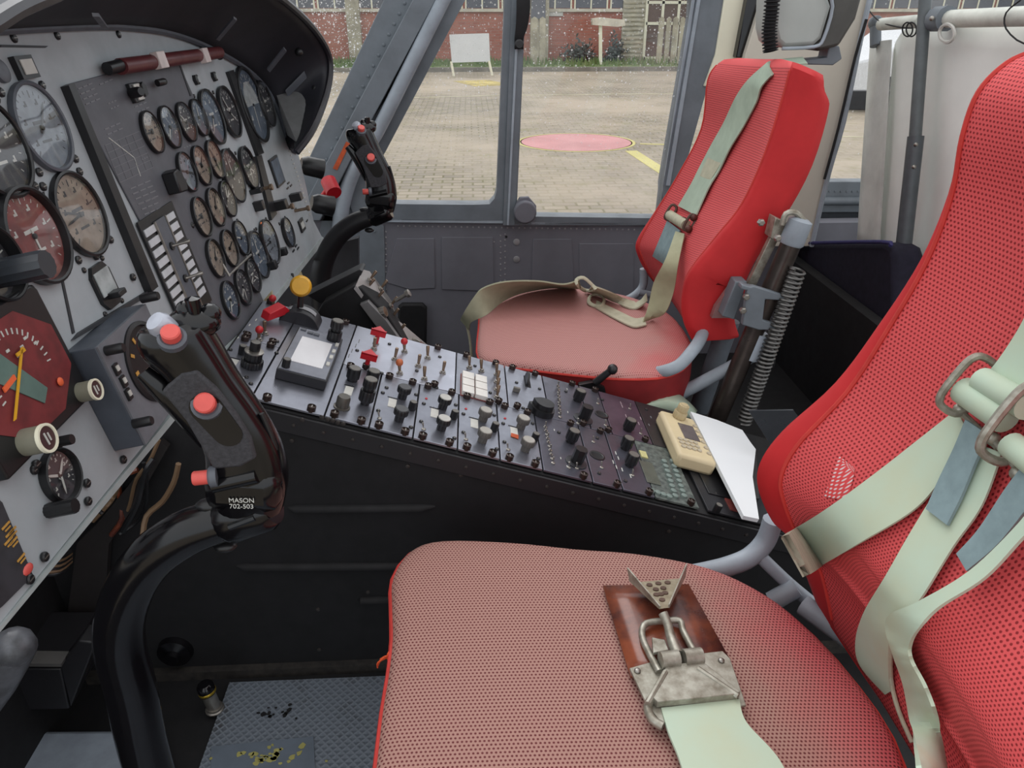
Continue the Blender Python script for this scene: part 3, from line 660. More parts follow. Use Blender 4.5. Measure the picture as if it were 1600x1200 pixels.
q=pl(470,352); m=MB(); m.box((0,0,.002),(.034,.024,.004)); m.box((0,0,.0044),(.024,.012,.0006),1); build(m,'counter_window',[knobm,markw],ip,world=False,M=T(q.x,q.y,0))
m=MB()
for a in ((353,425),(356,429),(380,424),(392,404)): pass
a=pl(358,430,.012);b=pl(392,398,.012); a2=pl(352,412,.012); m.tube([V((a2.x,a2.y,.008)),V((a.x,a.y,.012)),V((b.x,b.y,.012))],.0018,8,smooth=1); build(m,'guard_wire',[steel],ip,world=False)
# air vents at the right end
for px,py,r in ((470,262,.021),(487,322,.022)):
    q=pl(px,py); d=V((.25,-.1,1)).normalized(); m=MB(); m.M=T(q.x+.03,q.y,.0)@align(V((.45,-.55,1)))
    m.lathe([(r*.7,-.006),(r*.98,.006),(r*1.0,.030),(r*1.04,.042),(r*.97,.043),(r*.84,.040),(r*.8,.018),(0,.014)],24,0); m.M=Mx.Identity(4)
    build(m,'air_vent',[knobm],ip,world=False)
# edge flange under the panel
m=MB(); e=pp([(-40,1024),(330,565)]); 
m.prism(pp([(-40,1030),(-40,1020),(0,975),(285,625),(330,560),(336,566),(290,634),(0,984)]),-.006,.002); m.prism(pp([(345,546),(414,482),(503,370),(507,376),(416,490),(352,552)]),-.006,.002); build(m,'lower_lip',[simple('lip_pale',(168,176,176),.5)],ip,world=False)
# ------------------------------------------------------------------ glareshield hood
gs=thing('glareshield','black glareshield hood curving over the instrument panel','glareshield',PAN)
inner=[(-60,52),(0,48),(80,44),(150,42),(200,44),(262,53),(320,74),(378,106),(412,138),(432,175),(442,205),(452,232),(462,238)]
HR=.13
rim=[(-80,75),(-20,42),(30,12),(88,-12),(180,-50),(300,-50),(400,-22),(445,2),(492,48),(515,92),(512,140),(490,200),(463,238)]
hr=[HR]*10+[.115,.09,.055]
A_,_=spline([PAN@V((pl(*p).x,pl(*p).y,.0)) for p in inner],None,5); B_,_=spline([PAN@V((pl(*p,h_).x,pl(*p,h_).y,h_)) for p,h_ in zip(rim,hr)],None,5)
rows=[]
for j in range(7):
    t=j/6; rows.append([a.lerp(b,t)+V((0,0,.016*math.sin(PI*t))) for a,b in zip(A_,B_)])
m=MB(); m.grid(rows); ho=build(m,'hood',[simple('hood_black',(40,40,47),.6,0,.15,8)],gs); sd=ho.modifiers.new('s','SOLIDIFY'); sd.thickness=.004; sd.offset=0
m=MB(); m.tube(B_,.0065,8,smooth=1); build(m,'rim_roll',[simple('rim_dark',(40,38,44),.35)],gs)
m=MB(); m.slab([PAN@V((pl(*p,h_).x,pl(*p,h_).y,h_)) for p,h_ in (((424,128),.004),((498,100),.095),((496,140),.088),((484,190),.070),((464,222),.045),((448,210),.004))],(0,-.003,0)); build(m,'side_wing',[simple('wing_grey',(132,132,132),.6)],gs)
m=MB(); m.tube([a+PAN.to_3x3()@V((0,0,.004)) for a in A_],.0045,6,smooth=1); build(m,'joint_strip',[BEZG],gs)
for i in (17,30,38,44):
    m=MB(); a=A_[i].lerp(B_[i],.25); b=A_[i].lerp(B_[i],.6); w=(A_[i+1]-A_[i-1]).normalized()*.007; dn=V((0,0,-.010))
    if i==44: w=(A_[i+1]-A_[i-1]).normalized()*.006; dn=V((0,-.008,0))
    m.slab([a-w+dn,a+w+dn,b+w+dn,b-w+dn],(0,0,.003)); build(m,'bracket',[BEZG],gs)
m=MB()
for i in (40,47,52): c=A_[i].lerp(B_[i],.7); m.ball(c+V((0,-.006,-.006)),.008)
build(m,'hood_light',[knobm],gs)
# ------------------------------------------------------------------ centre console
YN,YF=.826,1.136
cb=thing('centre_console','black riveted console sloping down between the two seats','console',loc=(.1,.98,0))
zt=lambda x:.378-.325*x-.006
m=MB(); xs=(-.62,-.345,.80)
side=[(-.62,0),(.80,0),(.80,zt(.80)),(-.345,zt(-.345)),(-.62,zt(-.345))]
m.slab([(x,YN,z) for x,z in side],(0,YF-YN,0)); build(m,'body',[blackmatte],cb)
m=MB(); m.slab([(-.30,YN,zt(-.30)-.002),(.80,YN,zt(.80)-.002),(.80,YN,zt(.80)-.030),(-.30,YN,zt(-.30)-.030)],(0,-.004,0)); build(m,'edge_flange',[simple('flange_black',(34,33,36),.5)],cb,bevel=.001)
m=MB()
for (x0,x1,py) in ((450,680,793),(370,640,884),(560,640,936)):
    a=aY(x0,py,YN);b=aY(x1,py-2,YN); m.tube([a,a.lerp(b,.05)+V((0,-.003,0)),a.lerp(b,.9)+V((0,-.003,0)),b],[.002,.006,.006,.002],8,smooth=1,flat=.5)
build(m,'pressed_rib',[blackmatte],cb)
m=MB()
for i in range(26): x=-.27+i*.036; m.lathe([(.0028,0),(.0024,.0015),(0,.002)],8,0,T(x,YN-.004,zt(x)-.015)@Mx.Rotation(PI/2,4,'X'))
for px,py in ((456,688),(637,728),(503,652),(512,655),(520,657),(528,660),(536,662),(472,656),(720,742),(870,772),(985,800),(1045,830),(575,925),(497,952),(499,1015),(596,940),(1110,830)): m.lathe([(.0034,0),(.003,.0015),(0,.002)],8,0,T(*aY(px,py,YN-(.004 if py<665 else 0)))@Mx.Rotation(PI/2,4,'X'))
build(m,'rivet_line',[simple('rivet_dark',(62,58,56),.45,.3)],cb)
m=MB(); m.lathe([(.026,0),(.024,.010),(.012,.014),(.010,.022),(0,.023)],20,0,T(*aY(275,1015,YN))@Mx.Rotation(PI/2,4,'X')); build(m,'pivot_boss',[blackgloss],cb)
m=MB(); a=aZ(240,1046,.0);m.box((.08,YN-.006,.008),(1.35,.012,.016)); build(m,'base_strip',[simple('strip_scuffed',(58,54,50),.6,0,.4,60,c2=(30,28,28))],cb)
# rails between the modules (dark slots show between them)
A0,A1,A2=YN-.98+.003,.0045,YF-.98-.003
MID=(cl(711,621).x+cl(864,660).x)/2; print('mid',MID)
mods=[]
def module(lab,a0,a1,b0,b1,mat=modm,group=None,cat='control panel',holes=(1,1,1,1),name='control_panel',th=.0035):
    """a panel let into the console: console coordinates a (across) and b (towards the nose)"""
    if b0>b1:b0,b1=b1,b0
    g=.0009; cx,cy=(a0+a1)/2,(b0+b1)/2
    t=thing(name,lab,cat,CON@T(cx,cy,0),group)
    m=MB(); w,h=(a1-a0)/2-g,(b1-b0)/2-g; m.prism([(-w,-h),(w,-h),(w,h),(-w,h)],-th,.0); build(m,'face_plate',[mat],t,world=False,bevel=.0006)
    pts=[(-w+.005,-h*.62),(-w+.005,h*.62),(w-.005,-h*.62),(w-.005,h*.62)]
    for i,(x,y) in enumerate(pts):
        if holes[i]: part(DZUS,'fastener',t,x,y)
    t['_c']=(cx,cy); mods.append(t); return t
def loc(t,px,py,h=0): p=cl(px,py,h); c=t['_c']; return p.x-c[0],p.y-c[1]
def put(t,me,name,px,py,rot=0,tilt=None,label=None,h=0): x,y=loc(t,px,py,h); return part(me,name,t,x,y,h,rot,tilt,label)
def toggle(t,px,py,lev=None,tilt=(0,.25,1),label=None):
    x,y=loc(t,px,py); b=part(TNUT if lev is not TSML else TNS,'toggle_switch',t,x,y,0,0,None,label); o=link('lever',lev or TLEV,b,align(V(tilt))); return b
def pscrew(t,*pts):
    for px,py in pts: put(t,SCREW,'screw',px,py)
def dashes(t,pts,mat=markw,w=.007):
    m=MB()
    for px,py in pts: x,y=loc(t,px,py); m.box((x,y,.0002),(w,.0014,.0006))
    build(m,'placard_lines',[mat],t,world=False)
def slot(t,px,py,w=.013,px2=None):
    x,y=loc(t,px,py); m=MB(); m.box((x+.012,y,.0002),(.0016,.014,.0008)); m.box((x-.003,y-.001,.0003),(.024,.011,.0006),1); build(m,'frequency_window',[knobm,white],t,world=False)
bb=lambda px,py:cl(px,py).y
bN=[bb(506,649),bb(576,670),bb(645,685),bb(715,703),bb(782,719),bb(848,729),bb(927,754),bb(968,760)]
print('b near',[round(x,3) for x in bN])
bM=bb(1090,786); bG=bb(1108,801); bE=bb(1184,812)
bT=bb(352,548); bA=bb(398,612); bPl=bb(554,520)
A=module('control panel beside the dials with a tall ringed knob and a red ball switch',A0,A1,bA,bT-.002)
A2m=module('control panel with the flipped up red switch guard, next to the dials',A1,A2,bA,bT-.002)
put(A,K_CON,'dual_knob',393,572); put(A,K_SM,'knob',378,553); pscrew(A,(360,547),(385,590),(432,552),(392,600))
toggle(A,404,532,TRED,(0,.1,1),'red ball switch'); toggle(A,414,522,None,(0,.2,1)); toggle(A2m,428,482,TRED,(0,.3,1),'red ball switch'); pscrew(A2m,(383,519),(433,534))
slot(A,363,566); dashes(A2m,[(390,508),(400,500),(372,528),(410,492)]); dashes(A,[(371,580),(380,592)])
x,y=loc(A2m,428,500); m=MB(); m.M=T(x,y,.008)@Rz(-.6)@Mx.Rotation(-.15,4,'Y')
m.prism([(-.021,0),(-.017,.012),(.012,.016),(.022,.006),(.020,0)],-.008,.008,0,Mx.Rotation(PI/2,4,'X')); m.M=Mx.Identity(4); build(m,'switch_guard',[red],A2m,world=False,bevel=.001,label='red flip-up switch guard')
# wide plate with the display
B=module('plain wide plate carrying the small grey display',A0,A2,bPl*0+ (bb(554,520)+bN[0])/2,bA,modm,None,'mounting plate',name='mounting_plate')
dc=cl(483,565); p0=cl(431,590);p1=cl(510,611);p2=cl(540,542);p3=cl(470,527)
hD=.016; q0=cl(431,576,hD);q1=cl(510,595,hD);q2=cl(537,528,hD);q3=cl(467,512,hD); 
cx=(q0.x+q1.x+q2.x+q3.x)/4; cy=(q0.y+q1.y+q2.y+q3.y)/4; W=((q2.x+q3.x)-(q0.x+q1.x))/2; Hh=((q0.y+q3.y)-(q1.y+q2.y))/2; print('disp',W,Hh,q0,q1,q2,q3)
dv=thing('display_unit','small grey navigation display with a bright screen and edge keys','display',CON@T(cx,cy,0))
dv['_c']=(cx,cy)
m=MB(); m.box((0,0,hD/2+.0003),(W,Hh,hD-.001)); build(m,'case',[simple('case_dark',(40,40,44),.45)],dv,world=False,bevel=.001)
m=MB(); m.box((0,0,hD+.0005),(W-.004,Hh-.004,.0012)); build(m,'bezel',[simple('bezel_slate',(128,131,142),.4)],dv,world=False)
s=[cl(453,570,hD),cl(505,577,hD),cl(520,539,hD),cl(472,530,hD)]; 
m=MB(); m.prism([(-W*.30,-Hh*.33),(W*.28,-Hh*.33),(W*.28,Hh*.33),(-W*.30,Hh*.33)],hD+.001,hD+.0018); build(m,'screen',[simple('screen_pale',(224,222,224),.12,0,.03)],dv,world=False)
for px,py in ((474,517),(484.5,522),(494,525)): x,y=loc(dv,px,py,hD); m=MB(); m.box((x,y,hD+.002),(.006,.008,.003)); build(m,'key',[BEZG],dv,world=False,bevel=.0006)
for px,py in ((526,541),(521,551),(517,560),(512,571)): x,y=loc(dv,px,py,hD); m=MB(); m.box((x,y,hD+.002),(.010,.005,.003)); build(m,'key',[white],dv,world=False,bevel=.0006)
x,y=loc(dv,521,532,hD); part(K_TALL,'large_knob',dv,x,y,hD-.006); x,y=loc(dv,446,574,hD); part(K_SM,'small_knob',dv,x,y,hD)
# near column
Cc=module('near-row panel with three dark knobs and a grey socket plug, first after the display plate',A0,A1,bN[1],(bb(554,520)+bN[0])/2)
put(Cc,K_BK,'knob',550,594); put(Cc,K_BK,'knob',580,598); put(Cc,K_TALL,'dual_knob',570,631); put(Cc,K_CYL,'plug',534,636); slot(Cc,544,609)
PR=[]
def radio(lab,b1,b0,up_,lo_,sm_,tg_,scr,red_,K,cap=None,sl=None,tlev=TSML):
    R=module(lab,A0,A1,b0,b1,group=None)
    put(R,K_DIM if K is None else K,'dual_knob',*up_); put(R,K_MS if K is None else K,'dual_knob',*lo_); put(R,K_SM,'knob',*sm_); toggle(R,*tg_,TSML,(.25,.45,1)); pscrew(R,*scr)
    if red_: x,y=loc(R,*red_); m=MB(); m.lathe([(.002,0),(.002,.001),(0,.0015)],10,0,T(x,y)); build(m,'red_dot',[red],R,world=False)
    slot(R,*sl); return R
radio('near-row radio panel with an amber-tipped switch and dark ringed knobs',bN[1],bN[2],(628,622),(623,657),(643,640),(593,654),[(604,606),(598,614),(650,617),(591,642),(642,668)],None,K_MS,sl=(612,628))
radio('near-row radio panel whose front knob has a pale cap',bN[2],bN[3],(691,638),(689,671),(708,654),(662,671),[(662,631),(712,633),(658,659),(710,685)],(666,623),K_MW,sl=(678,644))
radio('near-row radio panel with two tan ribbed knobs, left of the orange-windowed one',bN[3],bN[4],(754,657),(753,690),(771,673),(728,687),[(724,647),(772,649),(724,676),(776,702)],(728,639),K_MG,sl=(740,660))
R4=radio('near-row radio panel with tan knobs and an orange spot in its window',bN[4],bN[5],(813,669),(820,704),(834,689),(794,703),[(786,662),(832,662),(788,691),(841,717)],(789,654),K_MG,sl=(802,673))
x,y=loc(R4,804,682); m=MB(); m.prism([(-.006,-.005),(.005,-.006),(.006,.005),(-.004,.006)],.0006,.0012,0,T(x,y)); build(m,'orange_spot',[orange],R4,world=False)
def audio(lab,a0,a1,b0,b1,p0,p1,kn,sq,tg,mat=modd):
    R=module(lab,a0,a1,b0,b1,mat,holes=(1,0,1,0)); x0,y0=loc(R,*p0);x1,y1=loc(R,*p1)
    for i in range(10):
        t=i/9; b=part(TNS,'toggle_switch',R,x0+(x1-x0)*t,y0+(y1-y0)*t); link('lever',TSML,b,align(V((.15,.55 if i%3 else .2,1))))
    put(R,K_BK,'knob',*kn); put(R,K_SQ,'selector_knob',*sq)
    for a in tg: toggle(R,*a,TSML,(0,.3,1))
    dashes(R,[(p0[0]+14,p0[1]+4),(p1[0]+12,p1[1]-8),(sq[0]-14,sq[1]+6)],markw,.005); pscrew(R,(kn[0]-18,kn[1]-14)); return R
audio('near-row audio panel with ten tiny switches in line and a square knob',A0,A1,bN[6],bN[5],(852,668),(864,724),(891,690),(900,723),[(889,731),(901,732)])
def fuse(lab,a0,a1,b0,b1,hole,tg,scr):
    R=module(lab,a0,a1,b0,b1,modd,holes=(1,0,1,0)); x,y=loc(R,*hole); m=MB(); m.lathe([(.012,.0002),(.012,.0010),(.010,.0012),(.009,.0004),(0,.0004)],24,[0,0,0,1],T(x,y)); build(m,'round_opening',[knobm,blackmatte],R,world=False)
    for a in tg: toggle(R,*a,TSML,(.3,.3,1))
    pscrew(R,*scr); return R
bI=bb(972,760); bJ=bb(1024,776)
fuse('narrow near-row panel with a round black opening, next to the keypad row',A0,A1,bI,bN[6],(933,712),[(927,691),(940,731)],[(933,685),(936,740)])
J=module('near-row panel with two square black knobs and rubbed lettering beside the keypad',A0,A1,bJ,bI,modd,holes=(1,0,0,0))
put(J,K_BK,'knob',976,701); put(J,K_BK,'knob',983,727); toggle(J,988,743,TSML,(.3,.2,1)); dashes(J,[(962,708),(966,716),(958,722),(972,734),(985,744),(963,730)],markw,.009); pscrew(J,(977,752),(985,692))
# keypad
Kp=module('keypad panel with grey green round keys and a small dim screen',A0,A1,bM,bJ,simple('keypad_base',(62,68,66),.5,0,.3,120,c2=(110,118,112)),cat='keypad',holes=(1,0,0,0),name='keypad_panel')
m=MB(); x0,y0=loc(Kp,1015,739); m.box((x0,y0,.0008),(.058,.022,.0012)); build(m,'screen',[simple('keypad_screen',(96,100,90),.25)],Kp,world=False,bevel=.0004)
x0,y0=loc(Kp,1005,711); m=MB(); m.box((x0,y0,.001),(.018,.011,.002)); build(m,'yellow_label',[simple('label_yellow',(206,200,140),.6)],Kp,world=False)
ka,kb,kc,kd=(1037,722),(1050,722),(1054,776),(1068,776)
key=mk(lambda m:m.lathe([(.0048,0),(.0046,.003),(.003,.004),(0,.0042)],12),[greenm])
for i in range(8):
    t=i/7
    for a,b in ((ka,kc),(kb,kd)): put(Kp,key,'key',a[0]+(b[0]-a[0])*t,a[1]+(b[1]-a[1])*t)
for i in range(4): put(Kp,key,'key',1018+i*9,768+i*3)
# open gap shown as the dark console body, then a blank plate
Mb=module('dark blank plate with a document pocket at the low end of the console',A0,A1+.0,bE-.10,bG,simple('blank_plate',(44,44,48),.45,.2,.2,20),cat='cover plate',holes=(1,0,0,0),name='cover_plate')
m=MB(); x0,y0=loc(Mb,1122,757); m.box((x0,y0,.001),(.07,.055,.002)); build(m,'pocket_flap',[knobm],Mb,world=False,bevel=.0006); pscrew(Mb,(1091,735),(1118,772)); put(Mb,K_SM,'knob',1118,800)
x0,y0=loc(Mb,1142,790); m=MB(); m.box((x0,y0,.0012),(.028,.012,.002)); build(m,'red_label',[D_BR],Mb,world=False)
# far column
SP=module('large pale switch panel with red guarded and red ball switches',A1,A2,bb(712,590),(bb(554,520)+bN[0])/2,simple('switch_panel',(196,198,210),.30,.8,.10,14))
for px,py in ((580,597),): pass
for px,py,lv,tl in ((616.5,562,None,(0,.05,1)),(668,560,None,(.3,.25,1)),(653,572.5,None,(0,.1,1)),(691.5,583,None,(0,.1,1)),(663,593,None,(.3,.25,1)),(584,546,None,(0,.1,1)),(632,550,TRED,(.3,.3,1)),(624.5,584,TORG,(.3,.3,1))):
    toggle(SP,px,py,lv,tl,'red ball switch' if lv is TRED else 'orange ball switch' if lv is TORG else None)
TRI=mk(lambda m:(m.lathe([(.003,0),(.003,.016)],12),m.prism([(-.011,-.005),(.011,-.005),(0,.008)],.014,.023)),[red])
TRI2=mk(lambda m:(m.lathe([(.0036,0),(.0036,.016)],12),m.box((-.004,0,.021),(.005,.024,.010)),m.prism([(-.0065,-.012),(-.0065,.012),(.012,0)],.024,.0265)),[red])
for px,py in ((572,575),(587,537)):
    x,y=loc(SP,px,py); b=part(TNUT,'toggle_switch',SP,x,y); o=link('red_guard_tab',TRI2,b,T(0,0,0)); b['label']='switch with a red wedge tab'
pscrew(SP,(608.5,538),(596.5,583.5),(687,558),(651,580),(682,606),(558,548)); dashes(SP,[(545,556),(550,548),(556,540),(538,566),(561,533)],dimw,.012)
P2=module('far-row panel with six square white push buttons',A1,A2,bb(792,610),bb(712,590))
BTN=mk(lambda m:m.box((0,0,.0035),(.0215,.0185,.007)),[simple('button_white',(226,222,216),.5)])
x0,y0=loc(P2,740,606)
m=MB(); m.box((x0,y0,.0006),(.074,.043,.0012)); build(m,'button_frame',[D_BR],P2,world=False)
for i in range(2):
    for j in range(3): part(BTN,'push_button',P2,x0-.0245+j*.0245,y0-.0105+i*.021,.001)
for px,py,tl in ((733.5,575,(.2,.3,1)),(752,580,(.2,.3,1)),(776,586,(.1,.3,1)),(776,598,(.35,.1,1)),(776,610,(.35,.1,1)),(776,622,(.35,.1,1))): toggle(P2,px,py,None,tl)
pscrew(P2,(742,572),(766,614),(741,622))
P3=module('far-row panel with a thumbwheel and a big black pointer knob',A1,A2,bb(854,625),bb(792,610))
x,y=loc(P3,822,596); m=MB(); m.lathe([(.017,-.002),(.017,.002),(0,.002)],24,0,T(x,y)@Mx.Rotation(PI/2,4,'X')); build(m,'thumbwheel',[knobm],P3,world=False); m=MB(); m.box((x,y-.002,.0003),(.040,.010,.0008)); build(m,'wheel_slot',[blackmatte],P3,world=False)
put(P3,K_PTR,'selector_knob',846,645,1.2); x,y=loc(P3,806,612); m=MB(); m.box((x,y,.004),(.006,.011,.008)); build(m,'rocker_switch',[knobg],P3,world=False,bevel=.001); pscrew(P3,(807,598),(843,608),(817,638))
audio('far-row audio panel with ten tiny switches in line and a square knob',A1,A2,bb(915,640),bb(854,625),(872,604),(875,652),(902,626),(911,655),[(903,662)])
fuse('narrow far-row panel with a round black opening, beside the plum coloured panel',A1,A2,bb(947,648),bb(915,640),(940,648),[(934,631),(946,665)],[(941,625),(941,673)])
P6=module('plum coloured panel in the far row with rubbed lettering',A1,A2,bb(1006,660),bb(947,648),modp,holes=(1,0,0,0))
put(P6,K_BK,'knob',980,672); toggle(P6,984,639,TSML,(.3,.2,1)); toggle(P6,1001,678,TSML,(.3,.2,1)); dashes(P6,[(970,630),(972,635),(978,650),(982,655),(980,660),(990,661),(998,662),(1001,654)],simple('label_pink',(170,150,156),.6),.010)
P7=module('dark far-row panel with two small switches beside the cream handheld unit',A1,A2,bb(1075,683),bb(1006,660),simple('brown_dark',(54,48,50),.45,.2,.2,20),holes=(1,0,0,0))
toggle(P7,1029,662,None,(0,.3,1)); toggle(P7,1037,682,TSML,(.2,.2,1)); pscrew(P7,(1010,640),(1048,703)); dashes(P7,[(1017,652),(1014,664)],dimw)
# ------------------------------------------------------------------ cream handheld radio, papers
hH=.026
qs=[cl(1035,644,hH),cl(1081,648,hH),cl(1119,720,hH),cl(1066,714,hH)]; cx=sum(q.x for q in qs)/4; cy=sum(q.y for q in qs)/4
ax=((qs[1]-qs[0])+(qs[2]-qs[3])); ang=math.atan2(ax.y,ax.x); print('hand',[tuple(round(v,3) for v in q) for q in qs],math.degrees(ang))
e1=(qs[3]-qs[0]+qs[2]-qs[1])/2; e2=(qs[1]-qs[0]+qs[2]-qs[3])/2; L1=e1.length; L2=e2.length
hu=thing('handheld_radio','cream handheld radio with a dark screen lying on the console','handheld radio',CON@T(cx,cy,.0)@Rz(math.atan2(e1.y,e1.x)))
m=MB(); m.box((0,0,hH/2),(L1,L2,hH-.001)); build(m,'case',[beige],hu,world=False,bevel=.006)
m=MB(); m.box((L1*.44,0,hH*.75),(L1*.10,L2*.7,hH*.3)); build(m,'grip_end',[simple('beige_warm',(206,170,120),.5)],hu,world=False,bevel=.003)
m=MB(); m.box((-L1*.08,L2*.08,hH-.0004),(L1*.34,L2*.42,.0018)); build(m,'screen',[simple('screen_grey',(108,100,100),.2)],hu,world=False)
x=-L1*.40;y=-L2*.02; part(mk(lambda m:(knurl(m,.0115,0,.012,16),knurl(m,.0095,.012,.024,14),m.lathe([(.007,.024),(.006,.026),(0,.026)],16)),[simple('beige_knob',(196,178,140),.5)]),'knob',hu,x,y,hH)
kk=mk(lambda m:m.lathe([(.0042,0),(.004,.002),(0,.0026)],10),[simple('beige_key',(190,178,156),.5)])
for i in range(6): part(kk,'key',hu,-L1*.28+i*L1*.12,L2*.37,hH-.0005)
for i in range(3):
    for j in range(4): part(kk,'key',hu,L1*.15+i*L1*.08,-L2*.30+j*L2*.14,hH-.0005)
Hp=.020
pts=[cl(*p,Hp) for p in ((1079,643),(1120,656),(1160,672),(1172,690),(1181,702),(1176,745),(1186,811),(1162,806))]
m=MB(); m.M=CON; m.prism([(p.x,p.y) for p in pts],Hp-.006,Hp); sheet=build(m,'paper_sheets',[paper]); tag(sheet,'white paper sheets on the low end of the console by the red seat','papers')
m=MB(); m.M=CON; bx=[cl(*p,0) for p in ((1090,660),(1150,680),(1176,720),(1180,790),(1165,790))]; m.prism([(p.x,p.y) for p in bx],.0,Hp-.0065); bk=build(m,'document_box',[simple('box_dark',(46,44,44),.7)]); tag(bk,'dark flat box under the white paper sheets','box')
# ------------------------------------------------------------------ throttle quadrant arc with yellow knob, and the tilted aux switch box
tq=thing('quadrant_lever','yellow ball lever on a black curved quadrant behind the console','lever',loc=cl(465,495) and (CON@cl(465,495)))
a=CON@cl(434,494);b=CON@cl(499,506);c0=a.lerp(b,.5)+V((0,0,-.01)); r=(b-a).length/2*1.02
m=MB(); arc=[(math.cos(PI*i/16)*r,math.sin(PI*i/16)*r*.95) for i in range(17)]
m.prism(arc,-.018,.018,0,Mx.Translation(c0)@Mx.Rotation(PI/2,4,'X')); build(m,'arc_body',[simple('arc_black',(44,43,47),.4)],tq,bevel=.001)
m=MB(); 
for s0,s1 in ((9.2,13.5),(3,7.4)):
    pts=[V((math.cos(PI*(s0+(s1-s0)*i/8)/16)*(r+.001),0,math.sin(PI*(s0+(s1-s0)*i/8)/16)*(r*.95+.001)))+c0 for i in range(9)]
    m.grid([[p+V((0,-.006,0)) for p in pts],[p+V((0,.006,0)) for p in pts]])
s=build(m,'arc_scale',[simple('scale_grey',(150,150,154),.5)],tq); s.modifiers.new('s','SOLIDIFY').thickness=.001
k0=aY(470,447,c0.y+.004); m=MB(); m.tube([c0,k0],.005,8,smooth=1); build(m,'lever_rod',[knobm],tq)
m=MB(); m.lathe([(.004,-.009),(.013,-.008),(.0165,-.003),(.0165,.003),(.013,.008),(.004,.0085),(0,.0085)],24,0,Mx.Translation(k0)@align(-ray(470,447))); build(m,'yellow_knob',[yellow],tq)
Sb=thing('switch_box','black angled box of metal toggle switches in front of the far door','switch box',loc=aY(560,520,1.22))
ys=1.20
m=MB(); m.slab(PY([(494,492),(505,474),(552,447),(565,450),(606,492),(640,548),(600,562),(560,552),(520,530),(496,512)],ys),(0,.05,0)); build(m,'case',[blackmatte],Sb,bevel=.002)
m=MB(); m.slab(PY([(480,462),(562,421),(567,424),(555,448),(500,474)],ys+.03),(0,.04,0)); build(m,'bracket_arm',[simple('arm_black',(30,29,31),.4)],Sb,bevel=.001)
f0,f1,f2,f3=aY(556,447,ys-.004),aY(566,421,ys+.05),aY(576,424,ys+.055),aY(672,545,ys+.075)
face=[aY(556,446,ys-.002),aY(567,421,ys+.05),aY(578,424,ys+.055),aY(612,470,ys+.06),aY(622,500,ys+.065),aY(676,546,ys+.075),aY(625,533,ys+.01)]
m=MB(); m.slab(face,(-.004,0,-.006)); build(m,'face_plate',[simple('face_pale',(170,166,164),.35,.3)],Sb)
nn=(face[1]-face[0]).cross(face[4]-face[0]).normalized(); 
if nn.dot(CAM-face[0])<0: nn=-nn
for px,py in ((577,438),(574,450),(594,452),(588,468),(610,478),(612,496),(622,520)):
    c=aY(px,py,ys+.035); M_=PM[Sb].inverted()@Mx.Translation(c)@align(nn); b=link('toggle_switch',TNUT,Sb,M_); link('lever',TLEV,b,align(V((.3,.5,1))))
c=aY(588,491,ys+.0); m=MB(); m.M=Mx.Translation(c)@align(nn+V((.3,0,0))); knurl(m,.010,-.01,.018,16); m.lathe([(.008,.018),(0,.019)],16,1); m.M=Mx.Identity(4); build(m,'dimmer_knob',[steel,brass],Sb)
c=aY(618,470,ys+.03); m=MB(); m.M=Mx.Translation(c)@align((.8,-.1,.5)); m.lathe([(.0035,0),(.0035,.022),(.007,.024),(.007,.030),(0,.031)],12); build(m,'pull_pin',[steel],Sb)
m=MB(); m.slab(PY([(562,476),(575,471),(603,500),(624,530),(634,537),(606,535)],ys-.012),(0,.012,0)); build(m,'lower_plate',[simple('plate_grey2',(120,118,118),.4,.2)],Sb,bevel=.001)
m=MB(); m.tube([aY(640,470+60,ys+.06),aY(655,535,ys+.03),aY(668,548,ys+.06),aY(655,560,ys+.08),aY(640,545,ys+.07)],.004,8,closed=True); build(m,'hose_clamp',[steel],Sb)
